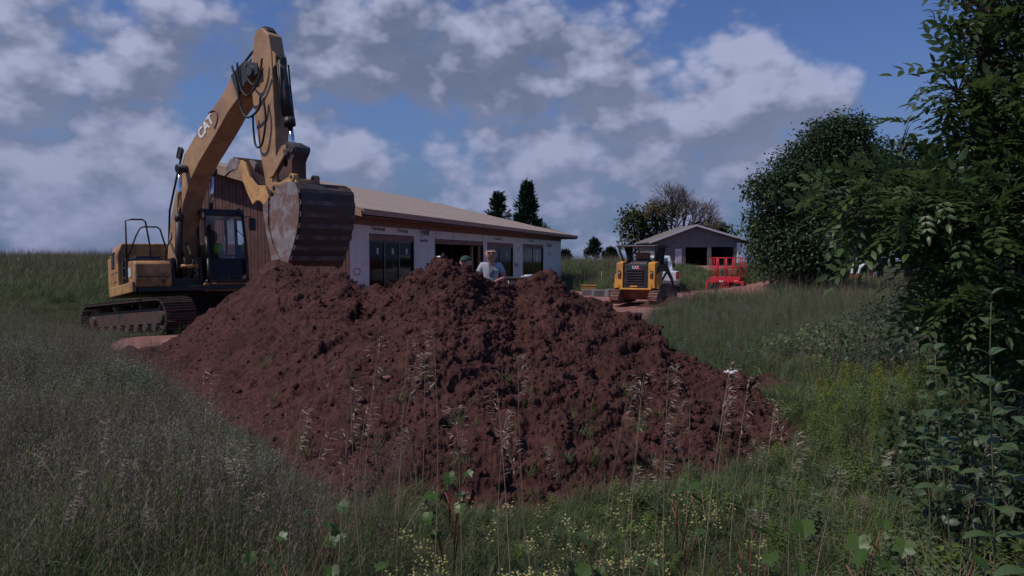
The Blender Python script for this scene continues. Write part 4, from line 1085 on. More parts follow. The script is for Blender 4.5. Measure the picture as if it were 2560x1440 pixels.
    M_eye = mat('eye', (.02, .02, .02), .3)
    MB().tube([hc + Vector((0, .105, .02)), hc + Vector((0, .140, -.022))], [.012, .019], 8).build('nose', M_skin, t)
    MB().ball(hc + Vector((-.034, .112, .020)), .014, 6, 4).ball(hc + Vector((.034, .112, .020)), .014, 6, 4).build('eyes', M_eye, t)
    MB().box(hc + Vector((0, .118, -.055)), (.05, .012, .010)).build('mouth', mat('lip', (.30, .10, .09), .5), t)
    MB().ball(hc + Vector((-.112, .0, 0)), (.014, .024, .036), 6, 5).ball(hc + Vector((.112, .0, 0)), (.014, .024, .036), 6, 5).build('ears', M_skin, t)
    if hair:
        mb = MB()
        vs_ = []; fs = []
        for j in range(7):
            th_ = .15 + 1.25 * j / 6
            for i in range(14):
                ph = 2 * math.pi * i / 14; lim = th_ * (1.0 if math.sin(ph) < .3 else .55)
                if bald: lim = .75 + .85 * j / 6 if math.sin(ph) < .2 else 1.25
                vs_.append((hc.x + .110 * math.sin(lim) * math.cos(ph), hc.y - .014 + .120 * math.sin(lim) * math.sin(ph), hc.z + .015 + .115 * math.cos(lim)))
        for j in range(6):
            for i in range(14): fs.append((j * 14 + i, (j + 1) * 14 + i, (j + 1) * 14 + (i + 1) % 14, j * 14 + (i + 1) % 14))
        mb.add(vs_, fs, True); mb.build('hair', hair, t)
    if cap:
        mb = MB(); vs_ = []; fs = []
        for j in range(7):
            th_ = math.pi * .5 * j / 6
            for i in range(16):
                ph = 2 * math.pi * i / 16; vs_.append((hc.x + .122 * math.sin(th_) * math.cos(ph), hc.y + .130 * math.sin(th_) * math.sin(ph), hc.z + .03 + .105 * math.cos(th_)))
        for j in range(6):
            for i in range(16): fs.append((j * 16 + i, (j + 1) * 16 + i, (j + 1) * 16 + (i + 1) % 16, j * 16 + (i + 1) % 16))
        mb.add(vs_, fs, True)
        mb.prism([(hc.x + .08 * math.cos(a), hc.y + .10 + .085 * math.sin(a)) for a in np.linspace(0, math.pi, 9)], hc.z + .03, hc.z + .042, axis='z')
        mb.build('cap', cap, t)
    for a in ('la', 'ra'):
        q_ = Vector(J[a]); MB().box(q_ + Vector((0, .07, -.035)), (.10, .28, .10)).build('boot', mat('boot_leather', (.09, .05, .03), .7), t, .03)
    return t
seatw = TX + RB @ Vector((.36, .88, 1.80))
op = person(seatw, R(180 + 36), 'operator in a lime hi-vis shirt seated inside the excavator cab', M_hivis, mat('dark_denim', (.03, .04, .06), .9), 'sit', hair=mat('brown_hair', (.05, .03, .02), .8))
op.rotation_euler = (R(5), 0, R(180 + 36))
M_greyT = mat('light_grey_shirt', (.36, .38, .44), .85, var=.12, scale=9, bump=.3, bscale=12)
def ground_at(px, Y, dz=0): X_ = (px - 1280) / F * Y; return Vector((X_, Y, float(H(X_, Y)) + dz))
pg = ground_at(1227, 17.2); pg.z = .215
man = person(pg, R(180 + 4), 'balding man in a light grey t-shirt looking down at his hands', M_greyT, mat('work_trousers', (.10, .09, .07), .9), hair=mat('grey_hair', (.28, .24, .22), .8), bald=True)
for k_ in (-1, 0, 1, 2): MB().box((k_ * .028 - .02, .152, 1.33), (.012, .012, .26)).build('shirt_stripe', mat('dark_stripe', (.05, .05, .09), .8), man)
MB().bb(-.085, -.012, .185, .200, 1.690, 1.725).bb(.012, .085, .185, .200, 1.690, 1.725).bb(-.012, .012, .188, .196, 1.708, 1.716).build('spectacles', M_blk, man)
pg = ground_at(1168, 16.2); pg.z = .06
person(pg, R(180 - 20), 'man in a dark green cap, face half hidden by the heap', mat('dark_green_shirt', (.03, .07, .04), .9), mat('dark_denim', (.03, .04, .06), .9), cap=mat('green_black_cap', (.025, .04, .035), .8), hh=1.78)
pg = ground_at(1098, 15.0); pg.z = .07
person(pg, R(180 + 10), 'person in a white cap, only the cap showing above the heap', mat('navy_shirt', (.03, .035, .07), .9), mat('dark_denim', (.03, .04, .06), .9), cap=mat('white_cap', (.80, .80, .82), .7), hh=1.76)
# ------------------------------------------------------------------ the long building under construction
PH = R(15.5)
Bd = Vector((math.sin(PH), math.cos(PH), 0)); Bn = Vector((math.cos(PH), -math.sin(PH), 0))
Rc = Vector((-4.299, 23.0, 0))                 # roof corner nearest the camera (plan)
Wc = Rc + .4 * Bd - .6 * Bn                    # wall corner
# building frame: x along the facade (away), y outwards (towards the viewer's right), z up
BM = Matrix((Bd, Bn, Vector((0, 0, 1)))).transposed()
bd = empty('building', Wc); bd.rotation_euler = BM.to_euler()
# Bd x Bn points down, so the frame is mirrored: use x away, y = -Bn (inwards) instead
BM = Matrix((Bd, -Bn, Vector((0, 0, 1)))).transposed(); bd.rotation_euler = BM.to_euler()
tag(bd, 'long low unfinished building with white house wrap and a bare roof deck', 'building')
def wrapmat():
    m = bpy.data.materials.new('house_wrap'); m.use_nodes = True; b = NB(m.node_tree); p = m.node_tree.nodes['Principled BSDF']
    co = b.n('ShaderNodeTexCoord').outputs['Object']
    a = b.noise(co, 2.0, 6, .6, .4); c2 = b.noise(co, 26, 4, .6)
    c = b.mix(b.ramp(a, .3, .7), (.62, .57, .54), (.73, .68, .64))
    c = b.mix(b.m('MULTIPLY', b.ramp(c2, .62, .70), .25), c, (.45, .42, .45))
    m.node_tree.links.new(c, p.inputs['Base Color']); p.inputs['Roughness'].default_value = .6
    bn = b.n('ShaderNodeBump'); bn.inputs['Strength'].default_value = .5; bn.inputs['Distance'].default_value = .03
    m.node_tree.links.new(b.noise(co, 1.6, 5, .6, .8), bn.inputs['Height']); m.node_tree.links.new(bn.outputs[0], p.inputs['Normal'])
    return m
M_wrap = wrapmat()
M_osb = mat('bare_sheathing_eave_shade', (.22, .12, .095), .85, var=.3, scale=9)
M_wood = mat('raw_lumber', (.42, .27, .17), .8, var=.2, scale=6)
M_deck = mat('roof_sheathing', (.37, .285, .235), .85, var=.14, scale=5, dirt=(.34, .25, .20), dirt_amt=.4, dirt_scale=1.4)
M_rside = mat('red_brown_siding', (.125, .055, .045), .75, var=.25, scale=4)
M_conc = mat('concrete', (.36, .33, .33), .9, var=.15, scale=5, bump=.3)
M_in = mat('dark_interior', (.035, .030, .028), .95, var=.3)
L = 29.8; D = 5.38; ZB = -.15; ZT = 3.0
rise = (4.98 - 3.22) / 6.1                    # slope of the front roof plane
def roofz(y): return 3.22 + rise * (y + .6)    # y measured inwards from the facade, eave at y=-.6
opens = [(1.30, 4.90, 2.53), (6.95, 13.0, 2.48), (13.6, 18.05, 2.46), (20.0, 24.75, 2.48)]
T_ = .16
MB().bb(0.0, L, -.010, .05, 3.22 + rise * .6 - .60, 3.22 + rise * .6 - .13).build('header_band_eave_shade', M_osb, bd)  # bare sheathing strip, made wide and dark to stand for eave shade
xs = 0.0
wall_h = 3.22 + rise * .6 - .12
for i, (a, b_, zt) in enumerate(opens + [(L, L, 0)]):
    MB().bb(xs, a, 0, T_, ZB, wall_h).build('wall_pier', M_wrap, bd); xs = b_
for a, b_, zt in opens:
    MB().bb(a, b_, 0.0015, T_, zt + .02, wall_h - .47).build('wall_header', M_wrap, bd)
    MB().bb(a, b_, -.012, T_ - .01, zt - .17, zt + .0).build('lintel_board', M_osb, bd)
    MB().bb(a, a + .04, -.008, T_ + .02, ZB, zt - .17).bb(b_ - .04, b_, -.008, T_ + .02, ZB, zt - .17).build('jamb', M_blk, bd)
# gable end wall (faces the camera's left) made of vertical boards
nbd = 44; gd = D; zr0 = roofz(5.15)
for k_ in range(nbd):
    y0 = k_ * gd / nbd; y1 = (k_ + 1) * gd / nbd - .012
    pr = [(y0, ZB - .25), (y1, ZB - .25), (y1, min(roofz(y1), zr0) - .14), (y0, min(roofz(y0), zr0) - .14)]
    MB().prism(pr, -.03 - .012 * (k_ % 2) * .5, 0, axis='x').build('siding_board', M_rside, bd)
MB().prism([(0.002, ZB), (gd, ZB), (gd, roofz(gd) - .16), (.002, roofz(0) - .16)], .001, .12, axis='x').build('gable_wall', M_osb, bd)
MB().bb(.0, L, gd - .12, gd, ZB, roofz(gd) - .4).build('rear_wall', M_osb, bd)
MB().bb(L - .12, L - .001, .001 + T_, gd - .12, ZB, roofz(0) - .14).build('end_wall', M_osb, bd)
MB().bb(0.1, L - .1, T_, gd - .1, -.1, .02).build('floor_slab', M_conc, bd)
# roof: front plane up to the ridge, cut back along a long hip; sheathing panels in courses
RID = 5.15; XR0 = -.4; XR1 = L + 2.4; kink = 17.2
zr = roofz(RID)
def rp(x, y): return (x, y, roofz(y))
def hipy(x): return RID if x <= kink else RID + (-.6 - RID) * (x - kink) / (XR1 - kink)
courses = 5; pw = 2.44
for c_ in range(courses):
    ya = -.6 + (RID + .6) * c_ / courses; yb = -.6 + (RID + .6) * (c_ + 1) / courses - .008
    x = XR0 - (pw / 2 if c_ % 2 else 0); 
    while x < XR1:
        xa, xb = max(x, XR0), min(x + pw - .006, XR1)
        x += pw
        if xb - xa < .05: continue
        # clip the panel against the hip line
        def xlim(y): return kink + (RID - y) / (RID + .6) * (XR1 - kink)
        xbl, xbu = min(xb, xlim(ya)), min(xb, xlim(yb))
        if xbl - xa < .05: continue
        xau = min(xa, xbu - .001) if xbu > xa else xbl - .002
        if xbu <= xa:
            yy = hipy(xa); P_ = [(xa, ya), (xbl, ya), (xa, yy)]
        else: P_ = [(xa, ya), (xbl, ya), (xbu, yb), (xa, yb)]
        n_ = len(P_); jz = rnd.uniform(0, .006)
        vs_ = [(p_[0], p_[1], roofz(p_[1]) - .03 + jz) for p_ in P_] + [(p_[0], p_[1], roofz(p_[1]) + jz) for p_ in P_]
        MB().add(vs_, [tuple(range(n_))[::-1], tuple(range(n_, 2 * n_))] + [(i, (i + 1) % n_, n_ + (i + 1) % n_, n_ + i) for i in range(n_)]).build('roof_panel', M_deck, bd)
MB().add([(XR0, RID, zr - .02), (kink, RID, zr - .02), (kink + 1, gd + .12, zr - .3), (XR0, gd + .12, zr - .3)], [(0, 1, 2, 3)]).add([(kink, RID, zr - .02), (XR1, -.58, roofz(-.6) - .03), (XR1, gd + .12, roofz(-.6) - .03), (kink + 1, gd + .12, zr - .3)], [(0, 1, 2, 3)]).build('rear_roof', M_deck, bd)
MB().hexa([(XR0, -.66, 3.22 - .17), (XR1, -.66, 3.22 - .17), (XR1, -.60, 3.22 - .17), (XR0, -.60, 3.22 - .17), (XR0, -.66, 3.215), (XR1, -.66, 3.215), (XR1, -.60, 3.23), (XR0, -.60, 3.23)]).build('fascia', mat('fascia_board', (.34, .22, .165), .8, var=.2, scale=6), bd)
MB().prism([(-.60, 3.22 - .24), (-.60, 3.18), (RID, zr - .03), (RID, zr - .27)], XR0 - .05, XR0, axis='x').build('rake_board', M_wood, bd)
MB().prism([(-.60, 2.99), (-.60, 3.01), (-.0, roofz(0) - .14), (-.0, roofz(0) - .17)], XR0, L, axis='x').build('soffit', M_osb, bd)
MB().prism([(-.6, 2.98), (-.6, 3.19), (gd * .3, roofz(gd * .3) - .04), (gd * .3, 2.98)], XR1 - .05, XR1, axis='x').build('end_fascia', M_osb, bd)
MB().add([(XR0, -.6, 3.17), (0, -.6, 3.17), (0, RID, zr - .05), (XR0, RID, zr - .05)], [(0, 1, 2, 3)]).build('verge_soffit', M_wood, bd)
for k_ in range(9):
    y = k_ * .62; MB().prism([(y, roofz(y) - .16), (y + .05, roofz(y + .05) - .16), (y + .05, roofz(y + .05) - .05), (y, roofz(y) - .05)], XR0 + .02, -.04, axis='x').build('lookout_rafter', M_wood, bd)
M_door = glassmat('door_glass', (.25, .30, .30), .06, 0.0, 1.18)
# glazed patio doors with their stickers
M_dark = mat('door_frame_black', (.015, .016, .018), .4)
M_stk = mat('pale_sticker', (.45, .47, .50), .6)
for (a, b_, zt), n_ in ((opens[0], 3), (opens[2], 2), (opens[3], 2)):
    zt -= .17; wd = (b_ - a - .08) / n_
    for k_ in range(n_):
        x0 = a + .04 + k_ * wd
        fr = MB().bb(x0, x0 + .05, .03, .08, ZB, zt).bb(x0 + wd - .05, x0 + wd, .03, .08, ZB, zt).bb(x0, x0 + wd, .03, .08, zt - .06, zt).bb(x0, x0 + wd, .03, .08, ZB, .02).build('door_frame', M_dark, bd)
        MB().bb(x0 + .05, x0 + wd - .05, .05, .06, .02, zt - .06).build('pane', M_door, fr)
        MB().bb(x0 + wd * .5, x0 + wd * .5 + .14, .040, .048, zt - .45, zt - .26).build('sticker', M_stk, fr)
MB().bb(23.0, 23.6, .040, .048, 1.55, 2.15).build('sticker', M_stk, bd)
# interior things seen in the open bay
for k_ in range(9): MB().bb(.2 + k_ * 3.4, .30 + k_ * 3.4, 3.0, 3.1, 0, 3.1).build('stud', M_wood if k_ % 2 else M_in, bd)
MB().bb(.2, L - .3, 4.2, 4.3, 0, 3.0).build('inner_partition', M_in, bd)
for x, z, hh_ in ((9.6, 1.55, .55), (10.6, 1.85, .30), (11.9, 1.5, .9)): MB().bb(x, x + .22, 2.9, 2.95, z, z + hh_).build('pinned_notice', mat('pale_yellow_paper', (.55, .52, .30), .8), bd)
MB().bb(12.35, 12.45, .3, .4, 0, 2.3).bb(12.8, 12.88, .1, .2, 0, 2.3).build('door_track', M_wood, bd)
# printing on the wrap
M_ink = mat('wrap_ink_blue', (.03, .035, .09), .7); M_inkr = mat('wrap_ink_red', (.45, .10, .13), .7)
FM = Matrix(((1, 0, 0), (0, 0, -1), (0, 1, 0)))   # text facing -y (outwards)
def wt_(s, size, x, z, m, parent=bd, sx_=1.0, rot=0.0, dy=-.014):
    Mr = FM @ Matrix(((math.cos(rot), -math.sin(rot), 0), (math.sin(rot), math.cos(rot), 0), (0, 0, 1)))
    return text(s, size, (x, dy, z), Mr, m, parent=parent, sx_=sx_)
wt_('Tyve', .44, .28, .80, M_ink, sx_=.85)
wt_('Tyvek', .40, 5.35, 2.60, M_ink, sx_=1.05)
wt_('HomeWrap', .17, 5.45, 2.36, M_ink, sx_=.9)
wt_('Terminal', .19, 1.42, 2.67, M_blk, sx_=1.5, rot=-.02)
wt_('Terminal', .19, 3.45, 2.66, M_blk, sx_=1.3, rot=-.02)
wt_('Terminal', .17, 14.6, 2.62, M_blk, sx_=1.8)
wt_('Terminal', .17, 21.3, 2.64, M_blk, sx_=1.8)
wt_('Tyvek', .34, 25.6, 2.40, M_ink, sx_=1.7)
wt_('Tyvek', .38, 26.2, .62, M_ink, sx_=1.8)
wt_('Tyvek', .36, 18.25, 1.3, M_inkr, sx_=.8)
for x, z in ((1.45, 3.02), (3.9, 3.0), (5.65, 3.06), (.45, 1.38), (8.6, 3.0), (14.8, 2.98), (17.6, 2.96), (20.5, 3.0), (23.1, 3.0), (26.4, 2.0), (26.8, 1.05), (19.0, 2.2)):
    r_ = MB(); r_.tube([(x + .22 * math.cos(t), -.003, z + .10 * math.sin(t)) for t in np.linspace(0, 2 * math.pi, 17)], .016, 4); r_.build('logo_oval', M_inkr, bd)
for x in (7.0, 9.0, 12.9, 16.0): MB().bb(x, x + .02, -.006, 0, 2.5, 3.2).build('wrap_seam', M_blk, bd)
# boards added to stand for the loader's orange reflection, and a crate in the first bay
def fpt(x, y, z=0): return Wc + Bd * x - Bn * y + Vector((0, 0, z))
bs_ = empty('reflection_boards', fpt(2.6, -.75), BM.to_euler()); tag(bs_, 'orange brown boards added by the first doorway for the loader reflection', 'boards')
M_or = mat('reflection_orange', (.34, .17, .05), .75, var=.25, scale=5)
for k_ in range(6):  # each board is added to stand for the loader's reflection
    MB().hexa([(-.9 + .05 * k_, .0 + .07 * k_, 0), (.6 + .25 * k_, .0 + .07 * k_, 0), (.6 + .25 * k_, .04 + .07 * k_, 0), (-.9 + .05 * k_, .04 + .07 * k_, 0), (-.9 + .05 * k_, .1 + .07 * k_, .95 + .03 * k_), (-.25 + .10 * k_, .1 + .07 * k_, 1.2 - .1 * k_), (-.25 + .10 * k_, .13 + .07 * k_, 1.2 - .1 * k_), (-.9 + .05 * k_, .13 + .07 * k_, .95 + .03 * k_)]).build('board', M_or, bs_)
# dark car inside the third bay
def fr_(o, m): return m
# work table in front of the wall
tb = ground_at(1296, 27.5); tb.z = .02
tbl = empty('work_table', tb, (0, 0, R(8))); tag(tbl, 'rough work table with a weathered plank top in front of the wrapped wall', 'table')
M_wth = mat('weathered_plank', (.10, .095, .10), .9, var=.3, scale=6)
for k_ in range(3): MB().bb(-.56, .50, -.3 + .2 * k_, -.12 + .2 * k_, 1.06, 1.11).build('plank', M_wth, tbl)
MB().bb(-.45, .42, -.02, .03, .98, 1.06).build('rail', M_wth, tbl)
for x, y in ((-.5, -.25), (-.5, .2), (.0, -.25), (.02, .2)): MB().bb(x - .08, x + .08, y - .04, y + .04, 0, 1.06).build('leg', mat('brown_post', (.09, .05, .035), .9, var=.3), tbl)
g_ = ground_at(1314, 27.2); g_.z = 1.13 - .0
o = MB().tube([(-.16, 0, .035), (.16, 0, .06)], .05, 10).tube([(-.16, 0, .035), (-.26, 0, .0)], .03, 8).build('caulk_tube', mat('pale_plastic', (.6, .6, .62), .5), None); o.location = (tb.x + .35, tb.y, 1.115); tag(o, 'pale tube lying on the end of the work table', 'tube')
pl_ = empty('pail', (tb.x - .20, tb.y + .35, .02)); tag(pl_, 'small white pail standing under the work table', 'pail')
MB().tube([(0, 0, .62), (0, 0, .95)], [.13, .16], 14).build('pail_body', M_white, pl_); MB().tube([(0, 0, .93), (0, 0, .97)], .17, 14).build('rim', M_white, pl_)
MB().bb(-.2, .2, -.2, .2, 0, .62).build('stand', M_wth, pl_)

# ------------------------------------------------------------------ compact track loader, rear towards the camera
cl_ = ground_at(1596, 30.0); cl_.z = 0.0
ct = empty('track_loader', cl_, (0, 0, R(-26))); ct.scale = (.93, 1, 1.03); tag(ct, 'yellow and black compact track loader seen from behind in the yard', 'track loader')
# local: x right, y forward (away), z up ; half width .95
M_or2 = mat('loader_orange', (.68, .32, .055), .45, var=.12, scale=3, dirt=(.30, .12, .07), dirt_amt=.4, dirt_scale=2)
def cb(n, mb, m, p=None, bev=.015): return mb.build(n, m, p or ct, bev)
cb('chassis', MB().hexa([(-.62, -.15, .22), (.62, -.15, .22), (.62, 1.9, .22), (-.62, 1.9, .22), (-.68, -.35, .62), (.68, -.35, .62), (.68, 1.9, .62), (-.68, 1.9, .62)]), mat('loader_belly', (.22, .075, .03), .6, var=.3, dirt=Mud, dirt_amt=.6))
cb('bumper', MB().bb(-.66, .66, -.42, -.36, .58, .64), M_or2)
eng = cb('engine_door', MB().hexa([(-.50, -.34, .64), (.50, -.34, .64), (.50, .35, .64), (-.50, .35, .64), (-.50, -.30, 1.48), (.50, -.30, 1.48), (.50, .4, 1.60), (-.50, .4, 1.60)]), M_blk)
for k_ in range(6): MB().bb(-.40, .30, -.365, -.32, .80 + .095 * k_, .83 + .095 * k_).build('louvre', M_grey, eng)
MB().bb(-.22, .08, -.375, -.33, .68, .73).build('latch_plate', M_or2, eng)
Mx = Matrix(((1, 0, 0), (0, 0, -1), (0, 1, 0)))
text('CAT', .14, (-.16, -.335, 1.34), Mx, M_white, parent=eng, bold=.004)
MB().prism([(.02, 1.31), (.20, 1.31), (.12, 1.44)], -.336, -.333).build('red_triangle', M_red, eng)
for s in (-1, 1):
    tw = cb('rear_tower', MB().hexa([tuple(Vector(p_)) for p_ in ((s * .52, -.40, .64), (s * .80, -.40, .64), (s * .80, .10, .64), (s * .52, .10, .64), (s * .52, -.36, 1.56), (s * .80, -.36, 1.54), (s * .80, .25, 1.62), (s * .52, .25, 1.62))]), M_or2, bev=.02)
    MB().bb(s * .66 - .05, s * .66 + .05, -.412, -.385, 1.0, 1.26).build('lamp_recess', M_blk, tw)
    MB().bb(s * .66 - .04, s * .66 + .04, -.418, -.405, 1.03, 1.13).build('tail_lamp', mat('tail_lamp_red', (.25, .015, .015), .25), tw)
    MB().bb(s * .66 - .04, s * .66 + .04, -.418, -.405, 1.16, 1.22).build('reverse_lamp', mat('lamp_lens', (.35, .33, .35), .2), tw)
    MB().tube([(s * .66, -.41, .72), (s * .66, -.395, .72)], .03, 10).build('reflector', M_red, tw)
    cb('arm_post', MB().hexa([(s * .80, -.30, .62), (s * .92, -.30, .62), (s * .92, .15, .62), (s * .80, .15, .62), (s * .80, -.25, 1.15), (s * .90, -.25, 1.12), (s * .90, .3, 1.3), (s * .80, .3, 1.3)]), M_or2)
    la = cb('lift_arm', MB().prism([(-.20, 1.10), (-.12, 1.36), (.25, 1.50), (1.2, 1.45), (2.05, .95), (2.35, .45), (2.2, .40), (1.85, .85), (1.1, 1.22), (.2, 1.22)], s * .80 - .05 * (s < 0), s * .80 + .05 * (s > 0) + .002, axis='x'), M_grey)
    MB().tube([(s * .82, .15, .75), (s * .82, 1.3, 1.25)], .045, 10).build('lift_cylinder', M_blk, ct)
    # rubber track
    pts = [(-.55, .10), (1.55, .10), (1.80, .30), (1.65, .55), (1.15, .74), (.25, .74), (-.52, .48), (-.72, .28)]
    trk = cb('rubber_track', MB().prism(pts, s * .60, s * .98, axis='x'), mat('muddy_rubber', (.05, .035, .032), .9, var=.4, dirt=(.20, .095, .075), dirt_amt=.7, dirt_scale=5, bump=.4), bev=.03)
    P_ = [Vector((0, a, b_)) for a, b_ in pts]
    for i in range(len(P_)):
        a, b_ = P_[i], P_[(i + 1) % len(P_)]; n_ = max(1, int((b_ - a).length / .11)); t_ = (b_ - a).normalized(); nn = Vector((0, t_.z, -t_.y))
        for k_ in range(n_):
            c_ = a.lerp(b_, (k_ + .5) / n_) + nn * .012
            rot = Matrix.Rotation(math.atan2(t_.z, t_.y), 3, 'X')
            MB().box((s * .79, c_.y, c_.z), (.37, .05, .05), rot).build('tread_bar', trk.data.materials[0], trk)
# cab
cabp = empty('cab', parent=ct)
def pst(a, b_, r=.04): MB().tube([a, b_], r, 6).build('post', M_blk, cabp)
for s in (-1, 1):
    pst((s * .62, .10, 1.5), (s * .80, -.16, 2.16), .05); pst((s * .56, 1.25, .9), (s * .72, 1.2, 2.14)); pst((s * .80, -.16, 2.16), (s * .74, 1.2, 2.16)); pst((s * .56, .45, 1.5), (s * .72, .5, 2.14))
    MB().add([(s * .57, .45, 1.45), (s * .57, 1.2, 1.3), (s * .72, 1.2, 2.1), (s * .72, .45, 2.1)], [(0, 1, 2, 3)]).build('side_mesh', mat('side_mesh_dark', (.03, .03, .025), .8), cabp)
MB().prism([(-.18, 2.12), (1.28, 2.10), (1.30, 2.16), (.9, 2.21), (-.1, 2.20), (-.22, 2.16)], -.86, .86, axis='x').build('cab_roof', M_blk, cabp, .02)
MB().bb(-.75, .75, -.24, -.20, 2.155, 2.175).build('roof_trim', mat('trim_grey', (.30, .31, .34), .4), cabp)
MB().add([(-.18, .32, 1.60), (.44, .32, 1.60), (.44, .25, 2.06), (-.06, .25, 2.06), (-.18, .27, 1.92)], [(0, 1, 2, 3, 4)]).build('rear_pane', M_glass, cabp)
MB().bb(-.30, .30, .55, .66, 1.2, 1.92).build('seat', M_grey, cabp, .05)
cb('hood_top', MB().hexa([(-.30, -.28, 1.50), (.45, -.28, 1.50), (.45, .4, 1.62), (-.2, .4, 1.62), (-.25, -.2, 1.58), (.42, -.2, 1.58), (.42, .4, 1.66), (-.15, .4, 1.66)]), M_grey)
MB().tube([(-.42, .05, 1.58), (-.42, .05, 1.85)], .05, 10).build('exhaust_pipe', M_blk, ct)
bkt = cb('loader_bucket', MB().prism([(2.15, .12), (2.9, .06), (2.95, .10), (2.35, .25), (2.3, .62), (2.62, .80), (2.58, .84), (2.2, .68), (2.08, .4)], -.95, .95, axis='x'), M_steeld, bev=.01)
# ------------------------------------------------------------------ pickup behind the loader
pk = ground_at(1636, 42.5); pk.z = float(H(pk.x, pk.y)) - .02
pt = empty('pickup_truck', pk, (0, 0, R(-5))); tag(pt, 'white pickup truck half hidden behind the track loader', 'pickup truck')
M_pw = mat('white_car_paint', (.72, .73, .76), .3, var=.03, coat=.6, dirt=(.35, .25, .22), dirt_amt=.25, dirt_scale=1.5)
# local x right, y forward, z up
body = MB().prism([(-2.9, .55), (-2.9, 1.15), (-.95, 1.18), (1.05, 1.22), (2.55, 1.12), (2.85, .95), (2.9, .50), (2.35, .42), (-2.2, .42)], -.98, .98, axis='x')
body = body.build('body', M_pw, pt, .06)
cabk = MB().hexa([(-.88, -.95, 1.17), (.88, -.95, 1.17), (.92, 1.15, 1.20), (-.92, 1.15, 1.20), (-.74, -.80, 1.92), (.74, -.80, 1.92), (.72, .35, 1.94), (-.72, .35, 1.94)]).build('cab_roof', M_pw, pt, .06)
for s in (-1, 1):
    MB().add([(s * .905, -.75, 1.24), (s * .925, .92, 1.24), (s * .765, .32, 1.84), (s * .765, -.70, 1.84)], [(0, 1, 2, 3)]).build('side_window', M_win, pt)
    MB().box((s * 1.12, .95, 1.42), (.12, .14, .26)).build('mirror', M_blk, pt, .03)
    MB().tube([(s * .90, .95, 1.25), (s * 1.10, .95, 1.34)], .025, 6).build('mirror_arm', M_blk, pt)
    MB().bb(s * .985 - .004, s * .985 + .004, -.15, .05, 1.02, 1.06).build('door_handle', M_blk, pt)
    MB().bb(s * .80 - .1, s * .80 + .1, 2.80, 2.90, .78, .96).build('headlight', mat('headlight_lens', (.6, .6, .6), .1), pt, .02)
    for y in (-1.85, 1.85):
        wh = empty('wheel', parent=pt); MB().tube([(s * .80, y, .40), (s * 1.0, y, .40)], .40, 22).build('tyre', mat('tyre_rubber', (.02, .02, .02), .9), wh, .03)
        MB().tube([(s * .99, y, .40), (s * 1.012, y, .40)], .24, 16).build('rim', M_steel, wh)
        MB().prism([(y + .50 * math.cos(a), .42 + .50 * math.sin(a)) for a in np.linspace(0, math.pi, 12)], s * .97, s * .988, axis='x').build('wheel_arch', M_blk, pt)
MB().add([(-.86, 1.13, 1.24), (.86, 1.13, 1.24), (.68, .42, 1.88), (-.68, .42, 1.88)], [(0, 1, 2, 3)]).build('windscreen', M_win, pt)
bpy.data.objects['windscreen'].location = (0, .035, .02)
MB().bb(-.80, .80, -2.93, -2.895, .62, 1.12).build('tailgate', M_pw, pt, .02)
for s in (-1, 1): MB().bb(s * .88 - .07, s * .88 + .07, -2.94, -2.88, .78, 1.14).build('tail_lamp', mat('tail_lamp_red', (.25, .015, .015), .25), pt, .01)
MB().bb(-.95, .95, -3.05, -2.92, .42, .58).build('rear_bumper', M_steel, pt, .03)
MB().bb(-.25, .25, -2.945, -2.93, .72, .84).build('number_plate', M_white, pt)
MB().bb(-.70, .70, 2.86, 2.93, .60, .92).build('radiator_grille', M_blk, pt, .02)
MB().bb(-.9, .9, 2.82, 2.98, .40, .56).build('front_bumper', M_steel, pt, .03)
MB().bb(-.60, .60, -.97, -.90, 1.28, 1.80).build('rear_window', M_win, pt)

# ------------------------------------------------------------------ red scissor lift
sl = ground_at(1822, 42.0); sl.z = float(H(sl.x, sl.y)) - .05; sl.z = min(sl.z, -.05) - .2
M_lr = mat('lift_red', (.62, .012, .035), .45, var=.1, dirt=(.30, .06, .05), dirt_amt=.3)
M_lt = mat('lift_tyre', (.06, .06, .065), .85, var=.3)
lf = empty('scissor_lift', sl, (0, 0, R(-24))); lf.scale = (.9, .9, .97); tag(lf, 'red rough terrain scissor lift standing folded by the grass bank', 'scissor lift')
def lb(n, mb, m, p=None, bev=.01): return mb.build(n, m, p or lf, bev)
lb('base_frame', MB().bb(-.55, .55, -1.3, 1.3, .42, .62), M_lr)
pl2 = lb('platform', MB().bb(-.86, .86, -1.5, 1.5, .90, 1.04).bb(-.80, .80, -1.52, -1.48, .78, .92), M_lr)
for x in (-.28, .52): MB().bb(x, x + .22, -1.535, -1.52, .80, .88).build('white_label', M_white, pl2)
gr = empty('guard_rail', parent=lf)
for x in (-.84, .84):
    for y in (-1.46, -.75, 0, .75, 1.46): MB().tube([(x, y, 1.04), (x, y, 2.06)], .024, 6).build('post', M_lr, gr)
    for z in (1.55, 2.06): MB().tube([(x, -1.46, z), (x, 1.46, z)], .024, 6).build('bar', M_lr, gr)
for y in (-1.46, 1.46):
    for z in (1.55, 2.06): MB().tube([(-.84, y, z), (.84, y, z)], .024, 6).build('bar', M_lr, gr)
    for x in (-.45, -.38, .1, .45): MB().tube([(x, y, 1.04), (x, y, 2.06)], .026, 6).build('post', M_lr, gr)
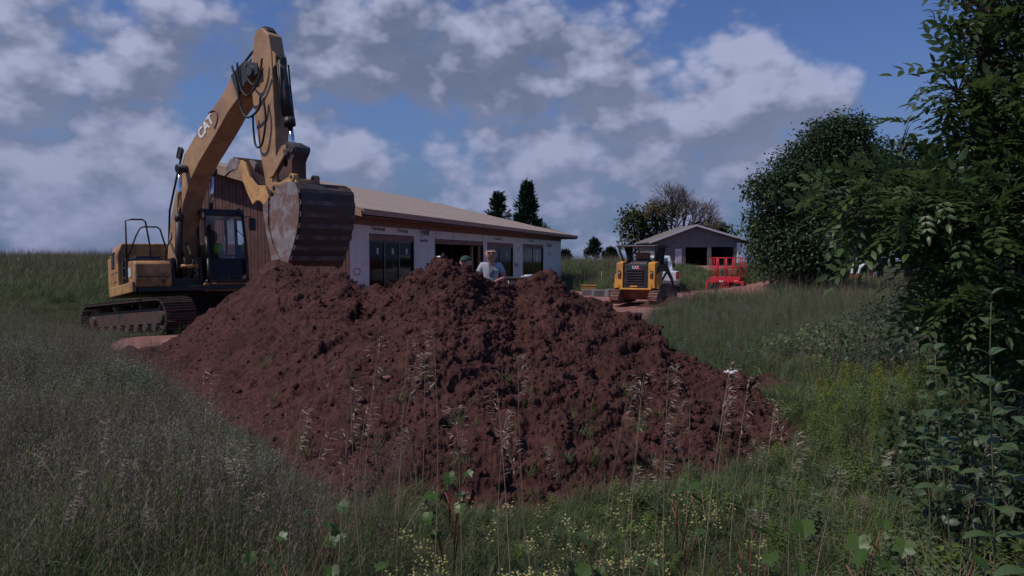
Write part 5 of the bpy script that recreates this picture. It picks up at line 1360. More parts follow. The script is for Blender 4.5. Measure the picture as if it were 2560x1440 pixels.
for s in (-1, 1):
    for k_ in range(3): MB().hexa([(s * .5 - .03, -1.2, .62 + .07 * k_), (s * .5 + .03, -1.2, .62 + .07 * k_), (s * .5 + .03, 1.2, .66 + .07 * k_), (s * .5 - .03, 1.2, .66 + .07 * k_), (s * .5 - .03, -1.2, .68 + .07 * k_), (s * .5 + .03, -1.2, .68 + .07 * k_), (s * .5 + .03, 1.2, .72 + .07 * k_), (s * .5 - .03, 1.2, .72 + .07 * k_)]).build('scissor_beam', M_lr, lf)
    for y in (-1.0, 1.0):
        wh = empty('wheel', parent=lf); MB().tube([(s * .52, y, .38), (s * .82, y, .38)], .38, 18).build('tyre', M_lt, wh, .04); MB().tube([(s * .81, y, .38), (s * .84, y, .38)], .18, 12).build('rim', M_white, wh)
    for y in (-1.5, 1.42): lb('outrigger', MB().bb(s * .98 - .08, s * .98 + .08, y - .06, y + .06, .12, .86).bb(s * .98 - .16, s * .98 + .16, y - .14, y + .14, .0, .10), M_lr)
    lb('outrigger_beam', MB().bb(min(s * .5, s * .98), max(s * .5, s * .98), -1.55, -1.45, .74, .86), M_lr)
lad = empty('ladder', parent=lf)
for z in (.18, .36, .54, .70): MB().tube([(-.18, -1.58, z), (.22, -1.58, z)], .022, 6).build('rung', M_lr, lad)
for x in (-.18, .22): MB().tube([(x, -1.58, .1), (x, -1.55, .88)], .02, 6).build('rail', M_lr, lad)
MB().box((.30, -.2, 1.30), (.5, .5, .35)).build('control_case', mat('brown_case', (.16, .09, .05), .8), lf, .05)
# ------------------------------------------------------------------ garage on its pad
gp = Vector(((1754 - 1280) / F * 100, 100, .64)); ga = empty('garage', gp, (0, 0, R(2))); tag(ga, 'grey gabled garage with two open door bays on a raised pad', 'garage')
M_gs = mat('grey_siding', (.155, .138, .145), .8, var=.12, scale=1.5)
M_gw = mat('garage_trim', (.62, .60, .62), .6, var=.05)
xe0, xe1, xp_, zE, zP = -6.7, 6.6, -.85, 2.9, 5.0
W0, W1 = -6.0, 5.0
def gz(x): return zE + (zP - zE) * (1 - abs(x - xp_) / ((xp_ - xe0) if x < xp_ else (xe1 - xp_)))
bays = [(-2.05, .70, 2.30), (1.2, 4.0, 2.35)]; xs = W0
def gpan(x0, x1, z0, n):
    for k_ in range(n):
        a = x0 + (x1 - x0) * k_ / n; c_ = x0 + (x1 - x0) * (k_ + 1) / n
        pr = [(a, z0), (c_, z0)] + ([(c_, gz(c_) - .1), (xp_, gz(xp_) - .1), (a, gz(a) - .1)] if a < xp_ < c_ else [(c_, gz(c_) - .1), (a, gz(a) - .1)])
        MB().prism(pr, 0, .12).build('wall_panel', M_gs, ga)
gpan(W0, -2.05, -.6, 4); gpan(-2.05, .70, 2.3, 3); gpan(.70, 1.2, -.6, 1); gpan(1.2, 4.0, 2.35, 3); gpan(4.0, W1, -.6, 1)
MB().bb(W0, W0 + .15, .12, 9, -.6, gz(W0) - .1).build('side_wall', M_gs, ga); MB().bb(W1 - .15, W1, .12, 9, -.6, gz(W1) - .1).build('side_wall', M_gs, ga)
MB().bb(W0, W1, 9, 9.15, -.6, 3.0).build('rear_wall', M_in, ga)
MB().bb(W0 + .15, W1 - .15, .12, 9, -.5, -.02).build('floor_slab', M_conc, ga)
MB().bb(-2.05, 4.2, -.35, -.005, -.5, -.0).build('slab_edge', mat('pale_concrete', (.62, .55, .52), .8), ga)
for z0 in range(12): MB().bb(W0, -2.2, -.018, -.002, -.5 + .22 * z0, -.5 + .22 * z0 + .19).build('lap_board', M_gs, ga)
for sgn, xa in ((1, xe0), (-1, xe1)):
    z0 = zE - .06; z1 = zP
    MB().prism([(xa, z0), (xp_, z1), (xp_, z1 + .12), (xa, z0 + .12)], -.55, 9.5).build('roof_slope', mat('garage_roof', (.16, .14, .13), .85), ga)
    MB().prism([(xa, z0 - .10), (xp_, z1 - .10), (xp_, z1 + .14), (xa, z0 + .14)], -.62, -.55).build('barge_board', M_gw, ga)
dr = MB().bb(-3.35, -2.55, -.06, 0, -.02, 2.1).build('side_door', M_gw, ga)
for z0 in (.3, 1.1): 
    for x0 in (-3.22, -2.92): MB().bb(x0, x0 + .25, -.075, -.06, z0, z0 + .7).build('door_panel', mat('door_panel_grey', (.45, .45, .50), .6), dr)
cr = MB().bb(4.42, 4.98, -.16, -.01, -.3, 2.85).build('corner_wrap', mat('bright_wrap', (.85, .84, .86), .7, var=.05, scale=8), ga)
for k_ in range(5): MB().bb(4.50, 4.90, -.166, -.16, .1 + .5 * k_, .16 + .5 * k_).build('wrap_print', mat('faded_print', (.45, .45, .55), .7), cr)
# small red shed
sp = ground_at(2168, 52); sp.z = .2
sh_ = empty('shed', sp, (0, 0, R(14))); sh_.scale = (1.0, 1.0, 1.05); tag(sh_, 'small red shed with white trim beyond the tree trunk', 'shed')
M_sr = mat('shed_red', (.32, .035, .03), .75, var=.15)
MB().prism([(-.62, -.3), (-.62, .55), (-.50, .85), (-.2, 1.02), (.2, 1.02), (.50, .85), (.62, .55), (.62, -.3)], 0, 1.4).build('shed_body', M_sr, sh_)
ro = [(-.66, .5), (-.56, .86), (-.22, 1.08), (.22, 1.08), (.56, .86), (.66, .5)]
for i in range(5):
    a, b_ = ro[i], ro[i + 1]; MB().prism([a, b_, (b_[0] * .9, b_[1] - .07), (a[0] * .9, a[1] - .07)], -.06, 1.45).build('roof_slope', M_gw, sh_)
MB().bb(-.30, -.22, -.03, 0, -.3, .80).bb(.02, .08, -.03, 0, -.3, .80).bb(.46, .54, -.03, 0, -.3, .70).bb(-.30, .10, -.032, 0, .74, .82).bb(.10, .40, -.032, 0, .74, .82).bb(-.22, .0, -.032, 0, .25, .31).bb(.08, .46, -.032, 0, .25, .31).build('door_trim', M_gw, sh_)
# yard clutter
def simple(name, px, Y, dz, label, cat, rz=0): 
    p_ = ground_at(px, Y); p_.z += dz; o = empty(name, p_, (0, 0, rz)); return tag(o, label, cat)
c1 = simple('tool_crate', 1472, 39, .22, 'orange yellow crate sitting on grey blocks left of the loader', 'crate', R(-6))
MB().bb(-.36, .36, -.25, .25, 0, .24).build('crate_body', mat('crate_ochre', (.36, .17, .035), .7, var=.2), c1, .02); MB().bb(-.38, .38, -.27, .27, .22, .26).build('rim', mat('crate_ochre', (.36, .17, .035)), c1, .01)
for k_, (px_1, Y_1, wx, hz_1, lab) in enumerate(((1476, 38.6, .42, .26, 'dark grey concrete block under the orange crate'), (1502, 36.5, .36, .30, 'low grey concrete block beside the loader track'), (1532, 35.8, .30, .34, 'pinkish concrete slab stack behind the loader track'))):
    o = MB().bb(-wx, wx, -.3, .3, 0, hz_1).bb(-wx + .05, wx - .05, -.27, .27, hz_1, hz_1 + .03).build('concrete_block', mat('grey_block', (.16, .145, .155), .9, var=.2), None, .02); p_ = ground_at(px_1, Y_1); o.location = p_; o.rotation_euler = (0, 0, R(-5 + 8 * k_)); tag(o, lab, 'concrete block')
st = MB().tube([(0, 0, 0), (.01, 0, 1.0)], .018, 6).build('survey_stake', M_wood); st.location = ground_at(1504, 45, 0); tag(st, 'thin pale stake in the meadow left of the loader', 'stake')
# cloth scrap
mb = MB(); vs_ = []; fs = []
for i in range(9):
    for j in range(5): vs_.append((-.10 + .026 * i, -.04 + .02 * j, .022 * math.sin(i * 1.9 + j) + .014 * math.cos(j * 2.3 + i)))
for i in range(8):
    for j in range(4): fs.append((i * 5 + j, (i + 1) * 5 + j, (i + 1) * 5 + j + 1, i * 5 + j + 1))
o = mb.add(vs_, fs, True).build('cloth_scrap', mat('white_cloth', (.62, .62, .68), .8, var=.1)); so = o.modifiers.new('thick', 'SOLIDIFY'); so.thickness = .006
ci_ = int((1828 - 318) / 2); q_ = G3[ci_, nf - 4]; o.location = (q_[0], q_[1] - .05, q_[2] + .04); o.rotation_euler = (.3, .1, .2); tag(o, 'crumpled white scrap of wrap on the right shoulder of the heap', 'scrap')
# pale rocks and a buried chunk on the pile
for pxr, frac, s_, lab in ((690, .93, .085, 'pale pink stone near the top of the heap below the bucket'), (1003, .55, .075, 'flat reddish stone midway up the heap'), (975, .30, .07, 'reddish clod shaped stone low on the left slope')):
    ci_ = int((pxr - 318) / 2); q_ = G3[ci_, int(nf * frac)]
    V, Fc = lump(int(pxr)); o = npmesh('stone', V * np.array([s_, s_ * .8, s_ * .55]) * .8, Fc, mat('pink_stone', (.22, .10, .085), .9, var=.3)); o.location = tuple(q_ + np.array([0, -.03, .02])); tag(o, lab, 'stone')
# ------------------------------------------------------------------ trees
def leafarr(L, W, fold=.25, droop=.25):
    P = np.array([[0, 0, 0], [.3, -.5, .12], [.3, 0, 0], [.3, .5, .12], [.68, -.42, .10], [.68, 0, 0], [.68, .42, .10], [1, 0, 0]], float)
    P[:, 2] *= fold * 4 * W / L * .25 * 4; P[:, 2] -= droop * P[:, 0] ** 2
    P = P * np.array([L, W, L]); 
    T = np.array([[0, 2, 1], [0, 3, 2], [1, 2, 5], [1, 5, 4], [2, 3, 6], [2, 6, 5], [4, 5, 7], [5, 6, 7]])
    return P, T
def orient(D, up=None, seed=0):
    """rotation matrices taking +x to D (n,3) with random roll"""
    r_ = np.random.default_rng(seed); D = D / np.linalg.norm(D, axis=1, keepdims=True)
    U = np.tile(np.array([0, 0, 1.]), (len(D), 1)) + r_.normal(0, .45, D.shape)
    S = np.cross(U, D); S /= np.linalg.norm(S, axis=1, keepdims=True) + 1e-9; U = np.cross(D, S)
    return np.stack([D, S, U], -1)
def bakeleaves(P, T, pos, M, scl):
    V = np.einsum('nij,kj->nki', M, P) * scl[:, None, None] + pos[:, None]
    Fc = T[None] + (np.arange(len(pos)) * len(P))[:, None, None]
    return V.reshape(-1, 3), Fc.reshape(-1, 3)
def crown_points(lobes, n, seed, shell=.55):
    r_ = np.random.default_rng(seed); vol = np.array([l[3] * l[4] * l[5] for l in lobes]) ** .8; pr = vol / vol.sum()
    k_ = r_.choice(len(lobes), n, p=pr); d = r_.normal(size=(n, 3)); d /= np.linalg.norm(d, axis=1, keepdims=True)
    rr = shell + (1 - shell) * r_.random(n) ** .6; rr = np.where(r_.random(n) < .15, r_.random(n) * shell, rr)
    Lb = np.array(lobes)[k_]; pos = Lb[:, :3] + d * rr[:, None] * Lb[:, 3:6]
    # break the outline up
    nz = fbm(pos * 1.1, 3, seed); pos += d * (nz * .45)[:, None] * Lb[:, 3:6] * .5
    return pos, d
def tree(name, base, lobes, nclump, leaf, m, label, cat='tree', trunk_r=.2, seed=1, per=14, cs=.30, group=None, limbs=True, bark=None):
    """crown of leaf clumps: each clump is a small spray of leaves"""
    t = empty(name, base); tag(t, label, cat, group)
    pos, d = crown_points(lobes, nclump, seed)
    r_ = np.random.default_rng(seed + 1)
    P, T = leafarr(*leaf)
    n = nclump * per
    cp = np.repeat(pos, per, 0) + r_.normal(0, cs, (n, 3)) * np.array([1, 1, .75])
    D = np.repeat(d, per, 0) * .7 + r_.normal(0, .7, (n, 3)); D[:, 2] -= .25
    V, Fc = bakeleaves(P, T, cp, orient(D, seed=seed), r_.uniform(.6, 1.25, n))
    cr_ = npmesh('crown', V, Fc, m, parent=t)
    mb = MB(); top = max(l[2] for l in lobes); rr_ = random.Random(seed)
    mb.tube([(0, 0, -.1), (.04, 0, top * .3), (-.05, .05, top * .6), (0, 0, top)], [trunk_r * 1.25, trunk_r, trunk_r * .6, trunk_r * .2], 10)
    if limbs:
        for l in lobes:
            z0 = rr_.uniform(.15, .5) * l[2] + .1
            mb.tube([(0, 0, z0), (l[0] * .45, l[1] * .45, (z0 + l[2]) * .5), (l[0], l[1], l[2])], [trunk_r * .5, trunk_r * .3, trunk_r * .1], 7)
            for q_ in range(4):
                a = rr_.uniform(0, 6.28); mb.tube([(l[0] * .6, l[1] * .6, z0 + (l[2] - z0) * .7), (l[0] + l[3] * .7 * math.cos(a), l[1] + l[4] * .7 * math.sin(a), l[2] + rr_.uniform(-.5, .7) * l[5])], [trunk_r * .18, trunk_r * .05], 5)
    mb.build('trunk', bark or G_bark, t)
    return t
def PT(px, py, Y): # point in space for crown layout, relative use
    return np.array([(px - 1280) / F * Y, Y, EYE - (py - 640) / F * Y])
def lobes_from(base, L):
    out = []
    for px, py, Y, rx, ry_, rz in L:
        q_ = PT(px, py, Y) - np.array(base); out.append((q_[0], q_[1], q_[2], rx, ry_, rz))
    return out
# big maple on the right
Y0 = 37
b0 = PT(2101, 742, Y0)
k = Y0 / F
big = lobes_from(b0, [(2100, 390, Y0, 75 * k, 1.6, 85 * k), (2010, 440, Y0, 85 * k, 1.7, 85 * k), (1930, 478, Y0, 62 * k, 1.3, 42 * k), (2110, 520, Y0, 110 * k, 2.0, 95 * k), (1990, 590, Y0, 95 * k, 1.9, 75 * k),
                       (1922, 560, Y0 + 1, 55 * k, 1.2, 42 * k), (2030, 635, Y0 - .6, 85 * k, 1.8, 60 * k), (2180, 585, Y0, 80 * k, 1.8, 62 * k), (1915, 625, Y0 + 1, 42 * k, 1.2, 45 * k), (1950, 665, Y0, 48 * k, 1.2, 35 * k), (2005, 660, Y0 - .5, 70 * k, 1.3, 42 * k), (2170, 450, Y0 + .5, 55 * k, 1.5, 80 * k), (2060, 350, Y0, 55 * k, 1.3, 48 * k), (2115, 325, Y0, 45 * k, 1.2, 28 * k)])
tree('maple_tree', b0, big, 5200, (.15, .095), G_tree, 'big dark maple with a dense rounded crown right of the garage', trunk_r=.21, seed=5, per=15, cs=.26)
Y1 = 43; k = Y1 / F; b1 = PT(2270, 738, Y1)
tree('maple_tree', b1, lobes_from(b1, [(2230, 410, Y1, 70 * k, 1.6, 70 * k), (2300, 420, Y1, 60 * k, 1.5, 60 * k), (2260, 520, Y1, 120 * k, 2, 90 * k), (2390, 480, Y1, 90 * k, 2, 80 * k), (2380, 600, Y1, 120 * k, 2, 90 * k), (2500, 560, Y1, 120 * k, 2, 120 * k), (2620, 520, Y1, 120 * k, 2, 140 * k), (2250, 570, Y1, 90 * k, 1.6, 60 * k)]), 3000, (.16, .10), G_tree,
     'dark tree standing behind the ash branches, right of the big maple', trunk_r=.2, seed=9, per=14, cs=.28)
# hedge of shrubs under and right of the maple
def shrub(px, py, Y, rx, rz, label, seed, m=G_tree, leaf=(.12, .07), n=160, name='shrub', per=12, cs=.16):
    b_ = ground_at(px, Y); top = EYE - (py - 640) / F * Y
    hz1 = top - b_.z; L_ = [(0, 0, hz1 * .55, rx, rx * .8, hz1 * .5), (-rx * .5, .1, hz1 * .4, rx * .6, rx * .6, hz1 * .38), (rx * .5, -.1, hz1 * .42, rx * .6, rx * .6, hz1 * .4)]
    return tree(name, b_, L_, n, leaf, m, label, 'shrub', trunk_r=.03, seed=seed, per=per, cs=cs)
shrub(2370, 700, 24, 1.5, 1, 'dark shrub in the shade right of the red shed', 61, n=260)
shrub(2460, 690, 20, 1.6, 1, 'dark shrub behind the sapling at the right edge', 62, n=260)
shrub(2260, 755, 17, .95, 1, 'low shrub at the far end of the goldenrod', 63, leaf=(.08, .05), n=150)
shrub(2130, 800, 15, .8, .8, 'low leafy bush on the bank above the goldenrod', 64, m=G_grey, leaf=(.07, .04), n=150)
shrub(2010, 840, 13.5, .6, .8, 'low leafy bush on the bank right of the heap', 65, m=G_grey, leaf=(.07, .04), n=120)
shrub(2220, 850, 12, .7, .8, 'dark green bush between bank and goldenrod', 66, leaf=(.07, .04), n=150)
shrub(2420, 1010, 5.6, .55, .8, 'dark shrub under the ash tree at the right edge', 67, m=G_tree, leaf=(.07, .04), n=130, cs=.10)
shrub(2580, 1050, 4.4, .45, .8, 'dark shrub in the lower right corner shade', 68, m=G_tree, leaf=(.07, .04), n=130, cs=.10)
# trees behind the garage and the long building
def conifer(base, hgt, r0, n, label, seed, group=None, m=None, lean=0):
    t = empty('pine_tree', base); tag(t, label, 'pine tree', group); r_ = np.random.default_rng(seed)
    nb = n; z = hgt * (.08 + .9 * np.sqrt(r_.random(nb)) ** 1.0); z = hgt * (.1 + .88 * r_.random(nb))
    fr = 1 - z / hgt; rad_ = r0 * (fr ** .65) * (.75 + .5 * vnoise(np.stack([z * 1.7, z * 0, z * 0], 1), seed))
    a = r_.uniform(0, 2 * np.pi, nb); rr = rad_ * np.sqrt(r_.random(nb)) * (1 + .25 * np.sin(a * 3 + z * 3))
    pos = np.stack([rr * np.cos(a), rr * np.sin(a), z + .25 * rr], 1)
    P, T = leafarr(.42, .12, droop=-.35); per = 9
    cp = np.repeat(pos, per, 0) + r_.normal(0, .14, (nb * per, 3)); D = np.repeat(np.stack([np.cos(a), np.sin(a), .55 + 0 * a], 1), per, 0) + r_.normal(0, .4, (nb * per, 3))
    V, Fc = bakeleaves(P, T, cp, orient(D, seed=seed), r_.uniform(.7, 1.3, nb * per)); npmesh('crown', V, Fc, m or G_pine, parent=t)
    MB().tube([(0, 0, -.2), (0, 0, hgt * .97)], [hgt * .022, .02], 8).build('trunk', G_bark, t); return t
G_pine = leafmat('pine_needles', (.010, .030, .014), (.026, .055, .026), .1, .6, .2)
G_rust = leafmat('thin_yellow_leaf', (.10, .085, .035), (.20, .15, .07), .3, .6, .2)
Yp = 85
def far_base(px, Y): q_ = ground_at(px, Y); return q_
b_ = far_base(1318, Yp); conifer(b_, EYE - (458 - 640) / F * Yp - b_.z, 2.1, 620, 'tall dark pine showing above the right half of the roof', 71)
b_ = far_base(1246, Yp + 3); conifer(b_, EYE - (484 - 640) / F * (Yp + 3) - b_.z, 1.9, 420, 'shorter dark pine just left of the tall one above the roof', 72)
for px_, py_, Y_, lab, sd in ((1485, 602, 95, 'small thin evergreen on the horizon between building and loader', 73), (1413, 632, 95, 'tiny round bush on the horizon beside the building corner', 74), (1527, 624, 100, 'small bush on the horizon just left of the loader roof', 75)):
    b_ = far_base(px_, Y_); hh_ = EYE - (py_ - 640) / F * Y_ - b_.z; conifer(b_, hh_, {73: 1.4, 74: .8, 75: .9}[sd], 130, lab, sd)
# half bare tree behind the garage
def bare_tree(base, hgt, spread, label, seed):
    t = empty('bare_tree', base); tag(t, label, 'tree'); r_ = random.Random(seed); mb = MB(); tips = []
    def grow(p, d, L_, r, depth):
        q_ = p + d * L_; 
        mb.tube([p, p.lerp(q_, .5) + Vector((r_.uniform(-1, 1), r_.uniform(-1, 1), r_.uniform(-.5, .5))) * L_ * .06, q_], [r, r * .8, r * .6], 5 if depth > 1 else 8, caps=False)
        if depth >= 7: tips.append(q_); return
        for k_ in range(7 if depth == 0 else 3 if depth < 5 else 2):
            a = r_.uniform(0, 6.28); tl = r_.uniform(.25, .60) * (1.0 if depth else 1.5); a = a if depth else k_ * .9 + r_.uniform(-.2, .2)
            o_ = d.orthogonal().normalized(); o_ = Matrix.Rotation(a, 3, d) @ o_
            nd = (d * math.cos(tl) + o_ * math.sin(tl) + Vector((0, 0, .10))).normalized(); grow(q_, nd, L_ * r_.uniform(.66, .84), max(r * .62, .012), depth + 1)
    grow(Vector((0, 0, 0)), Vector((0, 0, 1)), hgt * .19, hgt * .026, 0)
    mb.build('trunk', mat('grey_twig_bark', (.15, .115, .12), .9, var=.2), t)
    T0 = np.array([x[:] for x in tips]); low = T0[((T0[:, 2] < hgt * .50) & (T0[:, 0] < .5)) | (T0[:, 2] < hgt * .34)]
    rr_ = np.random.default_rng(seed); cp = np.repeat(low, 6, 0) + rr_.normal(0, .22, (len(low) * 6, 3)); P, T = leafarr(.28, .18)
    V, Fc = bakeleaves(P, T, cp, orient(rr_.normal(size=cp.shape), seed=seed), rr_.uniform(.6, 1.2, len(cp))); npmesh('crown', V, Fc, G_rust, parent=t); return t
Yt = 116; b_ = Vector(((1690 - 1280) / F * Yt, Yt, .6)); bare_tree(b_, EYE - (375 - 640) / F * Yt - .6, 5, 'half bare grey twiggy tree behind the garage', 3)
k = Yt / F
G_mix = leafmat('olive_leaf', (.030, .045, .016), (.095, .095, .035), .25, .6, .25)
b_ = Vector(((1605 - 1280) / F * Yt, Yt, .6)); tree('leafy_tree', b_, lobes_from(b_, [(1590, 535, Yt, 34 * k, 1.8, 24 * k), (1580, 570, Yt, 34 * k, 2, 34 * k), (1630, 560, Yt, 40 * k, 2, 34 * k), (1585, 610, Yt, 40 * k, 2, 26 * k), (1660, 600, Yt, 50 * k, 2, 28 * k), (1655, 530, Yt, 36 * k, 2, 22 * k)]), 620, (.42, .26), G_mix, 'olive green tree left of the garage, in front of the bare tree', trunk_r=.2, seed=12, per=8, cs=.4)
b_ = Vector(((1795 - 1280) / F * Yt, Yt + 3, .6)); tree('leafy_tree', b_, lobes_from(b_, [(1780, 570, Yt, 34 * k, 2, 24 * k), (1810, 580, Yt, 26 * k, 2, 18 * k), (1740, 585, Yt, 40 * k, 2, 24 * k)]), 300, (.4, .25), G_tree, 'dark rounded tree showing above the right slope of the garage roof', trunk_r=.15, seed=14, per=8, cs=.4)

# ------------------------------------------------------------------ near ash tree: limbs, twigs and compound leaves
ab = Vector((4.95, 7.1, float(H(4.95, 7.1))))
ash = empty('ash_tree', ab); tag(ash, 'leafy ash tree leaning in from the right with light edged leaves', 'tree')
def compound(np_, L_, lw, seed=0):
    P, T = leafarr(L_, lw, droop=.2); V = []; Fc = []; off = 0
    n = 3
    for i in range(n):
        for s in (-1, 1):
            a = s * R(52); c_, s_ = math.cos(a), math.sin(a); M = np.array([[c_, -s_, 0], [s_, c_, 0], [0, 0, 1]]) 
            V.append(P @ M.T + np.array([.05 + i * .06, 0, -.012 * i * i])); Fc.append(T + off); off += len(P)
    V.append(P * 1.1 + np.array([.05 + n * .06 - .01, 0, -.10])); Fc.append(T + off)
    return np.concatenate(V), np.concatenate(Fc)
CL = compound(7, .098, .040)
def crownspray(parent, lobes, n, m, seed, base, density_dir=(-.3, -.6, 0), cl=CL, smin=.7, smax=1.25):
    pos, d = crown_points(lobes, n, seed, .35); r_ = np.random.default_rng(seed)
    D = d * .8 + r_.normal(0, .55, d.shape) + np.array([-.25, -.1, -.15])
    V, Fc = bakeleaves(cl[0], cl[1], pos, orient(D, seed=seed), r_.uniform(smin, smax, n)); return npmesh('foliage', V, Fc, m, parent=parent)
ab_ = np.array(ab)
AL = lobes_from(ab_, [(2150, 520, 6.6, .28, .35, .26), (2255, 515, 6.5, .36, .5, .27), (2375, 600, 6.5, .40, .6, .36), (2300, 480, 6.7, .34, .45, .26), (2420, 520, 6.7, .45, .6, .42), (2460, 700, 6.5, .50, .6, .45), (2560, 600, 6.8, .6, .7, .7),
                        (2410, 760, 6.3, .36, .5, .26), (2230, 430, 6.9, .16, .3, .16), (2520, 420, 6.8, .5, .6, .4), (2460, 330, 6.9, .28, .4, .32), (2540, 260, 6.9, .36, .5, .45), (2500, 150, 7.0, .27, .4, .3), (2470, 60, 7.0, .24, .4, .24), (2560, 40, 7.0, .34, .5, .4), (2410, 250, 6.9, .20, .3, .22), (2430, 20, 7.1, .16, .3, .14), (2400, 130, 6.9, .10, .2, .10), (2385, 235, 6.9, .13, .2, .13), (2400, 330, 6.9, .16, .3, .14),
                        (2560, 840, 6.3, .5, .6, .45), (2660, 400, 7.0, .6, .8, 1.2), (2680, 800, 6.8, .6, .8, .8), (2640, -100, 7.2, .5, .7, .6), (2480, -90, 7.2, .35, .5, .3)])
crownspray(ash, AL, 3400, G_tree2, 21, ab_)
# the small sprays that stand free against the sky
spr = []
for px_, py_, Y_, d in ((2285, 175, 6.6, (-1, 0, .05)), (2325, 150, 6.6, (-.3, 0, 1)), (2290, 205, 6.6, (-.6, 0, -.8)), (2340, 185, 6.6, (-.9, 0, .3)), (2350, 240, 6.7, (-1, 0, -.2)), (2330, 262, 6.7, (-1, 0, -.4)), (2350, 290, 6.7, (-1, 0, -.3)), (2380, 175, 6.7, (-.5, 0, .6)), (2400, 200, 6.7, (-.3, 0, .3)),
                    (2245, 315, 6.7, (-.8, 0, .5)), (2262, 335, 6.7, (.6, 0, .5)), (2240, 300, 6.7, (-.9, 0, .1)), (2272, 350, 6.7, (.8, 0, .1)), (2250, 345, 6.7, (-.5, 0, -.4)), (2370, 20, 6.9, (-1, 0, -.1)), (2385, 45, 6.9, (-.7, 0, -.4)), (2375, 90, 6.9, (-.8, 0, .3)), (2390, 105, 6.9, (-.4, 0, -.6)), (2380, 300, 6.8, (-.9, 0, -.3)), (2395, 330, 6.8, (-.6, 0, -.8)),
                    (2070, 470, 6.4, (-1, 0, .1)), (2050, 505, 6.4, (-1, 0, -.2)), (2095, 440, 6.4, (-.7, 0, .3)), (2120, 560, 6.3, (-.5, 0, -.9)), (2090, 540, 6.3, (-.4, 0, -1)), (2125, 640, 6.2, (-1, 0, -.4)), (2180, 600, 6.2, (-.8, 0, -.5)), (2110, 480, 6.3, (-.9, 0, -.5)), (2160, 440, 6.5, (-.5, 0, .5))):
    for q_ in range(2 if py_ > 420 else 1): spr.append((PT(px_ + rnd.uniform(-12, 12) + 22, py_ + rnd.uniform(-12, 12), Y_) - ab_, np.array(d) + np.array([rnd.uniform(-.2, .2) for _ in range(3)])))
sp_ = np.array([s[0] for s in spr]); dd_ = np.array([s[1] for s in spr])
V, Fc = bakeleaves(CL[0], CL[1], sp_, orient(dd_, seed=3), np.full(len(sp_), 1.15)); npmesh('foliage', V, Fc, G_tree2, parent=ash)
mb = MB(); mb.tube([(0, 0, -.1), (-.05, 0, 1.0), (-.1, .05, 2.2), (-.2, 0, 3.4), (-.15, 0, 5.2)], [.13, .11, .085, .06, .02], 10)
for l in AL:
    z0 = max(.3, min(3.4, l[2] - .55)); mb.tube([(-.1, 0, z0), (l[0] * .5, l[1] * .5, (z0 + l[2]) / 2 + .05), (l[0], l[1], l[2])], [.04, .025, .008], 6)
    for q_ in range(7):
        a = rnd.uniform(0, 6.28); e = rnd.uniform(-.8, .9); mb.tube([(l[0] * .8, l[1] * .8, l[2] - .05), (l[0] + l[3] * .9 * math.cos(a), l[1] + l[4] * .9 * math.sin(a), l[2] + e * l[5])], [.010, .003], 4)
for s in sp_: 
    j = min(AL, key=lambda l: (l[0] - s[0]) ** 2 + (l[2] - s[2]) ** 2); mb.tube([(j[0], j[1], j[2]), tuple((np.array(j[:3]) + s) / 2 + np.array([0, 0, .02])), tuple(s)], [.008, .006, .003], 4)
mb.build('trunk', G_bark, ash)
# broad leaved sapling close to the camera
def bigleaf(V, Fc, Mi, base, d, L_, W_, droop=.35, wave=0):
    d = Vector(d).normalized(); s = d.cross(Vector((0, 0, 1))); s = s.normalized() if s.length > .05 else Vector((1, 0, 0)); n = s.cross(d).normalized(); n0 = len(V); K_ = 6
    for i in range(K_ + 1):
        t = i / K_; w_ = W_ * .5 * (math.sin(math.pi * min(1, t * 1.02)) ** .8) * (1.15 - .35 * t); c_ = Vector(base) + d * (L_ * t) - Vector((0, 0, 1)) * (droop * L_ * t * t)
        V += [tuple(c_ - s * w_ + n * w_ * .14), tuple(c_), tuple(c_ + s * w_ + n * w_ * .14)]
    for i in range(K_):
        o = n0 + 3 * i; Fc += [(o, o + 1, o + 4, o + 3), (o + 1, o + 2, o + 5, o + 4)]; Mi += [0, 0]
SAPL = None
def sapling(px, Y, ztop, label, seed, nl=9, LL=.125, m=G_sap, name='sapling', lean=(0, 0), wid=.56):
    X_ = (px - 1280) / F * Y; z0 = float(H(X_, Y)); t = empty(name, (X_, Y, z0)); tag(t, label, 'plant'); r_ = random.Random(seed); hh_ = ztop - z0
    def st(f): return Vector((lean[0] * f + .02 * math.sin(f * 5), lean[1] * f, hh_ * f))
    MB().tube([st(i / 8) for i in range(9)], [.005 - .0004 * i for i in range(9)], 6).build('stem', G_stem, t)
    for k_ in range(nl):
        f = 1 - .07 * k_; 
        for s in (0, 1):
            a = k_ * 1.57 + s * math.pi + r_.uniform(-.3, .3); V = []; Fc = []; Mi = []; el_ = .75 - .09 * k_
            L_ = LL * (.6 + .13 * min(k_, 4)) * r_.uniform(.85, 1.1); bigleaf(V, Fc, Mi, (0, 0, 0), (math.cos(a), math.sin(a), el_ + .35), L_, L_ * wid, .45)
            me = bpy.data.meshes.new('leaf'); me.from_pydata(V, [], Fc); me.update(); me.materials.append(m); me.polygons.foreach_set('use_smooth', [True] * len(Fc))
            o = bpy.data.objects.new('leaf', me); C.objects.link(o); o.parent = t; o.location = st(f)
    return t
sapling(2492, 3.1, 1.70, 'broad leaved sapling with upright top leaf near the right edge', 1, 9, .135)
sapling(2400, 3.4, 1.45, 'broad leaved sapling with drooping leaves left of the upright one', 2, 7, .13, lean=(-.08, 0))
sapling(2590, 2.9, 1.55, 'broad leaved sapling half cut off by the right edge', 3, 9, .13)
sapling(2330, 4.0, 1.20, 'slender sapling with pale leaves beside the goldenrod', 5, 6, .12)
